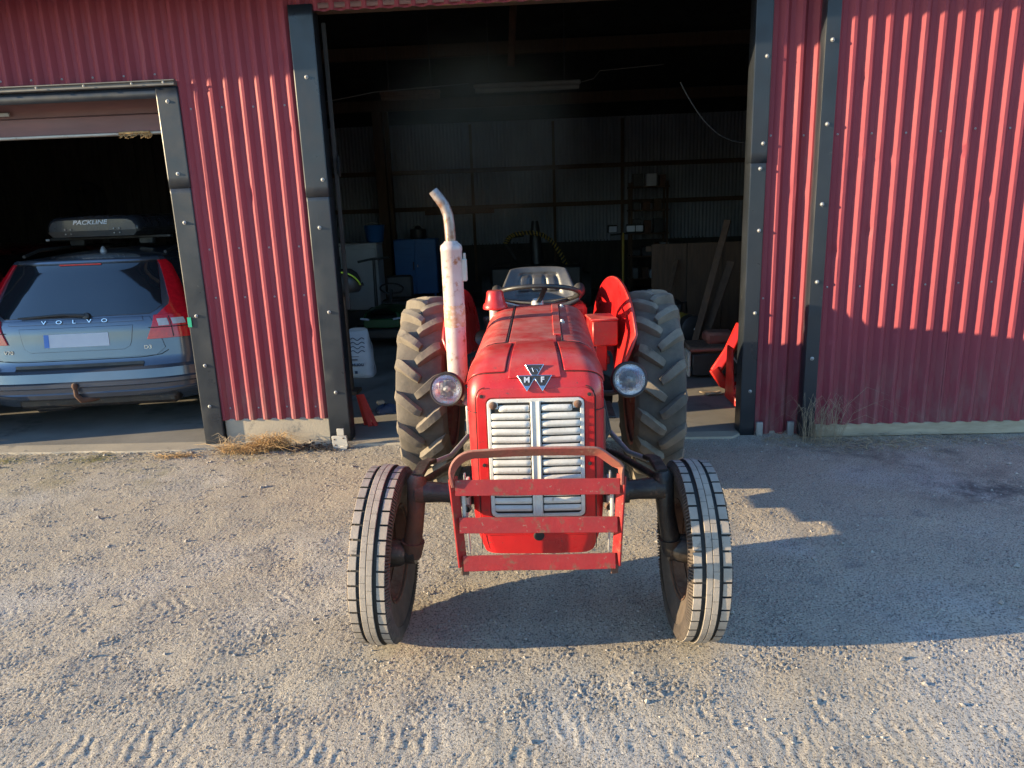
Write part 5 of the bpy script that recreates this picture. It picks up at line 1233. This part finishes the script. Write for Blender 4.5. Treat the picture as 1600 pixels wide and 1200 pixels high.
# shelving with junk
sh = thing('shelving', 'tall open shelving crowded with boxes at the back right of the bay', 'shelving', (2.15, 12.2, .016))
for sx in (-.35, .35):
    for sy in (-.2, .2): MB().box((sx, sy, 1.1), (.04, .04, 2.2), ch=.003).build('upright', M_OLDWOOD, sh)
for z in (.3, .75, 1.2, 1.65, 2.1): MB().box((0, 0, z), (.78, .46, .03), ch=.003).build('shelf', M_OLDWOOD, sh)
rr = random.Random(3); cnt = [0]*5
for zi, z in enumerate((.3, .75, 1.2, 1.65, 2.1)):
    x = -.32
    while x < .25:
        w_, h_ = rr.uniform(.08, .2), rr.uniform(.1, .3); mt = rr.choice((M_BLACKP, M_PLATE, M_TUBE, M_OLDWOOD, M_RUST, M_BLACKP))
        o = MB().box((0, 0, h_/2), (w_, .2, h_), ch=.008).build('storage_box', mt); o.location = (2.15+x+w_/2, 12.1, .016+z+.016)
        nmz = ('bottom', 'second', 'third', 'fourth', 'top')[zi]; cnt[zi] += 1
        tag(o, f"{ {'black_plastic': 'black case', 'plate_white': 'pale box', 'lamp_housing': 'grey tin', 'brown_wood': 'brown crate', 'rusted_iron': 'rusty tin'}[mt.name] }, {('first', 'second', 'third', 'fourth', 'fifth', 'sixth')[cnt[zi]-1]} from the left on the {nmz} shelf at back right", 'box', 'boxes on the back shelving'); x += w_+rr.uniform(.02, .08)
# plywood boards, planks, compressor, red implement
pw = thing('plywood_partition', 'brown plywood partition behind the leaning planks at right', 'partition', (2.15, 7.0, .016))
for i, x in enumerate((-.42, .05, .52)): MB().box((x-.03, .01*i, .62), (.46, .018, 1.24), ch=.003).build('board', M_OLDWOOD, pw)
MB().box((.0, .05, 1.18), (1.5, .05, .07), ch=.004).box((.0, .05, .2), (1.5, .05, .07), ch=.004).build('rail', M_OLDWOOD, pw)
for i, (a, bb, w_, lb) in enumerate((((1.62, 5.15, .03), (2.14, 5.75, 1.56), .075, 'longest of the planks leaning on the plywood at right'), ((1.72, 5.25, .03), (2.17, 5.65, 1.10), .09, 'shorter broad plank leaning in front of the longest one'), ((1.45, 6.3, .03), (1.78, 6.9, 1.05), .06, 'thin stake leaning on the left end of the plywood'))):
    a = Vector(a); o = MB().bar([(0, 0, 0), Vector(bb)-a], w_, .03, (1, -.4, 0)).build('plank', M_OLDWOOD); o.location = a; tag(o, lb, 'plank', 'planks leaning at the right')
cp = thing('air_compressor', 'yellow air compressor tank with a black end cap at right', 'compressor', (1.62, 5.75, .016))
MB().lathe([(.001, -.30), (.10, -.29), (.145, -.24), (.15, 0), (.15, .4), (.10, .46), (.001, .48)], (0, 0, .36), (-.35, 1, 0), 24).build('tank', M_YELLOW, cp)
MB().lathe([(.001, -.36), (.02, -.36), (.022, -.345), (.12, -.34), (.152, -.32), (.156, -.22), (.15, -.20)], (0, 0, .36), (-.35, 1, 0), 24).build('end_cap', M_BLACKP, cp)
MB().lathe([(.001, -.372), (.018, -.37), (.02, -.35)], (0, 0, .36), (-.35, 1, 0), 12).build('boss', M_PLATE, cp); MB().box((-.05, .2, .56), (.2, .3, .14), ch=.03).build('motor', M_BLACKP, cp)
MB().tube([(-.12, -.2, .45), (-.14, -.22, .62), (.05, -.1, .64), (.1, .1, .5)], .012, 8).build('handle', M_BLACKP, cp)
for s in (-1, 1): MB().lathe([(.03, -.03), (.10, -.03), (.105, 0), (.10, .03), (.03, .03)], (s*.15, .3, .105), (1, 0, 0), 20).build('wheel', M_RUBBER, cp)
MB().box((0, -.15, .11), (.2, .05, .22), ch=.01).build('foot', M_BLACKP, cp)
im = thing('flail_mower', 'low dark red machine with a black skid on the floor at right', 'implement', (1.80, 4.75, .016))
MB().box((0, 0, .22), (.62, .45, .20), ch=.03).build('deck', M_RUST, im); MB().box((0, -.25, .15), (.56, .04, .22), ch=.01).build('flap', M_BLACKP, im); MB().tube([(-.30, -.27, .30), (.3, -.27, .31)], .018, 8).build('front_pipe', M_RUSTRED, im)
MB().box((-.31, -.16, .16), (.03, .24, .26), ch=.01).build('skid', M_STEELLT, im); MB().box((.05, .05, .38), (.3, .25, .12), ch=.03).build('gear_case', M_RUSTRED, im)
MB().tube([(-.05, -.28, .1), (-.02, -.28, .22)], .012, 6).build('pin', M_ALU, im)
fl = thing('loader_arm', 'bright red bent loader arm lying by the right jamb', 'loader arm', (1.72, 3.95, .016))
MB().bar([(.16, .10, .62), (.03, .02, .38), (-.10, -.02, .20)], .10, .07, (.7, 0, .5)).build('upper_arm', M_REDIMP, fl, bevel=.006); MB().bar([(-.115, -.03, .235), (-.03, -.05, .10), (.10, -.06, .055)], .095, .07, (.4, 0, .9)).build('lower_arm', M_REDIMP, fl, bevel=.006)
MB().lathe([(.03, -.05), (.03, .05)], (.09, -.06, .06), (0, 1, 0), 14, caps=True).build('pivot', M_ALU, fl); MB().tube([(.05, -.05, .35), (.12, -.09, .25), (.13, -.1, .10)], .008, 6).build('hose', M_ALU, fl)
fb = thing('red_bucket', 'red steel bucket edge showing at the foot of the right jamb', 'bucket', (1.80, 3.45, .016))
MB().grid([[(-.12, -.10, .02), (-.14, -.02, .10), (-.06, .05, .30), (.05, .08, .50)], [(.35, -.10, .02), (.35, -.02, .10), (.35, .05, .30), (.35, .08, .50)]]).build('shell', M_REDIMP, fb); fb.children[0].modifiers.new('w', 'SOLIDIFY').thickness = .01
MB().prism([(-.10, .02), (-.02, .12), (.05, .3), (.08, .5), (.25, .5), (.28, .02)], lambda u, v, d: (d, u, v), -.135, -.12).build('side_plate', M_REDIMP, fb, bevel=.003)
bx = thing('timber_block', 'pale timber block between the red loader arm and the jamb', 'block', (1.985, 3.75, .016))
MB().box((0, 0, .20), (.12, .12, .16), ch=.006).build('upper_piece', M_WOOD, bx); MB().box((0, 0, .06), (.14, .14, .12), ch=.006).build('lower_piece', M_WOOD, bx)
sc_o = MB(); 
for k in range(7): sc_o.tube([(rr.uniform(-.12, .12), rr.uniform(-.05, .05), .008), (rr.uniform(-.12, .12), rr.uniform(-.05, .05), .022), (rr.uniform(-.12, .12), rr.uniform(-.05, .05), .008)], .006, 5)
o = sc_o.build('twigs', M_STRAW2); o.location = (1.58, 3.85, .018); tag(o, 'small tangle of twigs on the sunlit floor at right', 'twigs')

# ================================================================== DRY GRASS
def tuft(name, label, cx, cy, n, spread, hgt, mat, lean=.5, seed=0, cat='dry grass', flat=.0, wid=.0018):
    r = random.Random(seed); b = MB()
    for i in range(n):
        a = r.uniform(0, 6.283); d = spread*r.random()**.7; x, y = d*math.cos(a)*1.6, d*math.sin(a)*.6
        L = hgt*r.uniform(.35, 1.0); dx, dy = r.gauss(0, lean)*L, r.gauss(-.15, lean*.6)*L; k = r.uniform(.3, .9)
        p0 = Vector((x, y, -.005)); p1 = p0+Vector((dx*.3, dy*.3, L*.5*(1-flat*.5))); p2 = p0+Vector((dx*.8, dy*.8, L*.75*(1-flat*k))); p3 = p0+Vector((dx*1.4, dy*1.4, L*.7*(1-flat*k)-L*.15*k))
        w_ = wid*r.uniform(.6, 1.3); b.tube([p0, p1, p2, p3], [w_, w_, w_*.8, w_*.3], 3, caps=False)
    o = b.build(name, mat, smooth=0, fixn=False); o.location = (cx, cy, 0); tag(o, label, cat); return o
tuft('grass_tuft', 'golden dry grass tuft sprawling at the left foot of the concrete plinth', -2.28, 2.50, 330, .13, .15, M_STRAW, .6, 1, flat=.5)
tuft('grass_tuft', 'upright golden dry grass tuft against the middle of the concrete plinth', -2.10, 2.56, 300, .09, .22, M_STRAW, .40, 2, flat=.25)
tuft('grass_tuft', 'pale wispy dry stalks growing at the lower left corner of the sliding door', 2.06, 2.47, 85, .10, .60, M_STRAW2, .26, 3, flat=.1, wid=.0012)
tuft('grass_tuft', 'low flattened dry grass under the sliding door bottom board', 2.42, 2.44, 160, .28, .12, M_STRAW2, .9, 4, flat=.8)
tuft('grass_tuft', 'small yellowed grass patch by the left doorway trim', -2.82, 2.42, 150, .10, .07, M_STRAW, .8, 5, flat=.8)
tuft('grass_tuft', 'sparse stalks standing before the left end of the concrete plinth', -2.47, 2.58, 60, .05, .20, M_STRAW2, .35, 8, flat=.2, wid=.0013)
for i, (x, y, n, h, lb) in enumerate(((3.05, 2.47, 40, .10, 'short dry stalks under the middle of the sliding door board'), (-3.45, 2.40, 70, .045, 'yellow-green moss tuft in front of the estate car'), (-4.15, 2.38, 80, .045, 'yellow-green moss tuft at the far left of the threshold'), (1.78, 2.55, 40, .12, 'thin dry stalks at the foot of the narrow red panel'))):
    tuft('grass_tuft', lb, x, y, n, .12, h, M_STRAW2 if i in (0, 3) else M_MOSS, .7, 30+i, flat=.6, wid=.0012)
r_ = random.Random(11); lf = MB()
for i in range(260):
    x, y = r_.gauss(0, .11), r_.gauss(0, .05); z = r_.uniform(.0, .05)*(1-min(1, abs(x)/.25)); a = r_.uniform(0, 6.28); s_ = r_.uniform(.008, .022)
    R_ = Matrix.Rotation(a, 3, 'Z')@Matrix.Rotation(r_.gauss(0, .6), 3, 'X'); q = [R_@Vector(p) for p in ((-s_, 0, 0), (-s_*.2, -s_*.5, s_*.2), (s_, 0, 0), (-s_*.2, s_*.5, s_*.2))]; lf.add([p+Vector((x, y, z+.006)) for p in q], [(0, 1, 2, 3)])
o = lf.build('leaf_litter', M_LEAF, smooth=0, fixn=False); o.location = (-1.83, 2.53, 0); tag(o, 'heap of dark dead leaves between the dry grass and the jamb', 'leaves', kind='stuff')

r_ = random.Random(21); lf = MB()
for i in range(900):
    seg = r_.choice(((-4.4, -2.75), (-2.6, -1.6), (1.65, 3.9), (1.65, 3.9))); x = r_.uniform(*seg); y = 2.56-abs(r_.gauss(0, .13))-(.1 if x > 2 else 0); L = r_.uniform(.015, .07); a = r_.uniform(0, 3.14)
    z = float(hsample(np.array([x]), np.array([y]))[0])+.004; d = Vector((math.cos(a)*L, math.sin(a)*L, r_.uniform(-.002, .012)))
    lf.tube([(x, y, z), Vector((x, y, z))+d*.5+Vector((0, 0, r_.uniform(0, .006))), Vector((x, y, z))+d], [.0011, .0013, .0008], 3, caps=False)
o = lf.build('straw_litter', M_STRAW2, smooth=0, fixn=False); tag(o, 'scattered bits of straw along the foot of the barn walls', 'straw', kind='stuff')
# ================================================================== EXHAUST SMOKE drifting under the barn roof
def smoke():
    b = MB().box((-.42, 4.45, 2.55), (2.15, 2.9, 2.1)); o = b.build('smoke', M_DARK, smooth=0)
    m = bpy.data.materials.new('drifting_smoke'); m.use_nodes = True; nt = m.node_tree; N = nt.nodes; L = nt.links
    N.remove(N['Principled BSDF']); v = N.new('ShaderNodeVolumePrincipled'); L.new(v.outputs[0], N['Material Output'].inputs['Volume'])
    v.inputs['Color'].default_value = (.92, .78, .66, 1)
    tc = N.new('ShaderNodeTexCoord'); n = N.new('ShaderNodeTexNoise'); n.inputs['Scale'].default_value = .9; n.inputs['Detail'].default_value = 3; L.new(tc.outputs['Object'], n.inputs['Vector'])
    r = N.new('ShaderNodeMapRange'); r.inputs[1].default_value = .38; r.inputs[2].default_value = .72; r.inputs[4].default_value = 1.0; L.new(n.outputs[0], r.inputs[0])
    # thins out towards the faces of the cloud
    vm = N.new('ShaderNodeVectorMath'); vm.operation = 'SUBTRACT'; vm.inputs[1].default_value = (-.50, 4.3, 2.60); L.new(tc.outputs['Object'], vm.inputs[0])
    vs = N.new('ShaderNodeVectorMath'); vs.operation = 'MULTIPLY'; vs.inputs[1].default_value = (1/1.08, 1/1.4, 1/1.02); L.new(vm.outputs[0], vs.inputs[0])
    ln = N.new('ShaderNodeVectorMath'); ln.operation = 'LENGTH'; L.new(vs.outputs[0], ln.inputs[0])
    r2 = N.new('ShaderNodeMapRange'); r2.inputs[1].default_value = 1.0; r2.inputs[2].default_value = 0.0; r2.inputs[4].default_value = .55; L.new(ln.outputs['Value'], r2.inputs[0])
    mu = N.new('ShaderNodeMath'); mu.operation = 'MULTIPLY'; L.new(r.outputs[0], mu.inputs[0]); L.new(r2.outputs[0], mu.inputs[1]); L.new(mu.outputs[0], v.inputs['Density'])
    o.data.materials.clear(); o.data.materials.append(m)
    tag(o, 'faint grey exhaust smoke hanging in the upper part of the main bay', 'smoke', kind='stuff')
smoke()
SC.cycles.volume_step_rate = 4.0; SC.cycles.volume_max_steps = 64
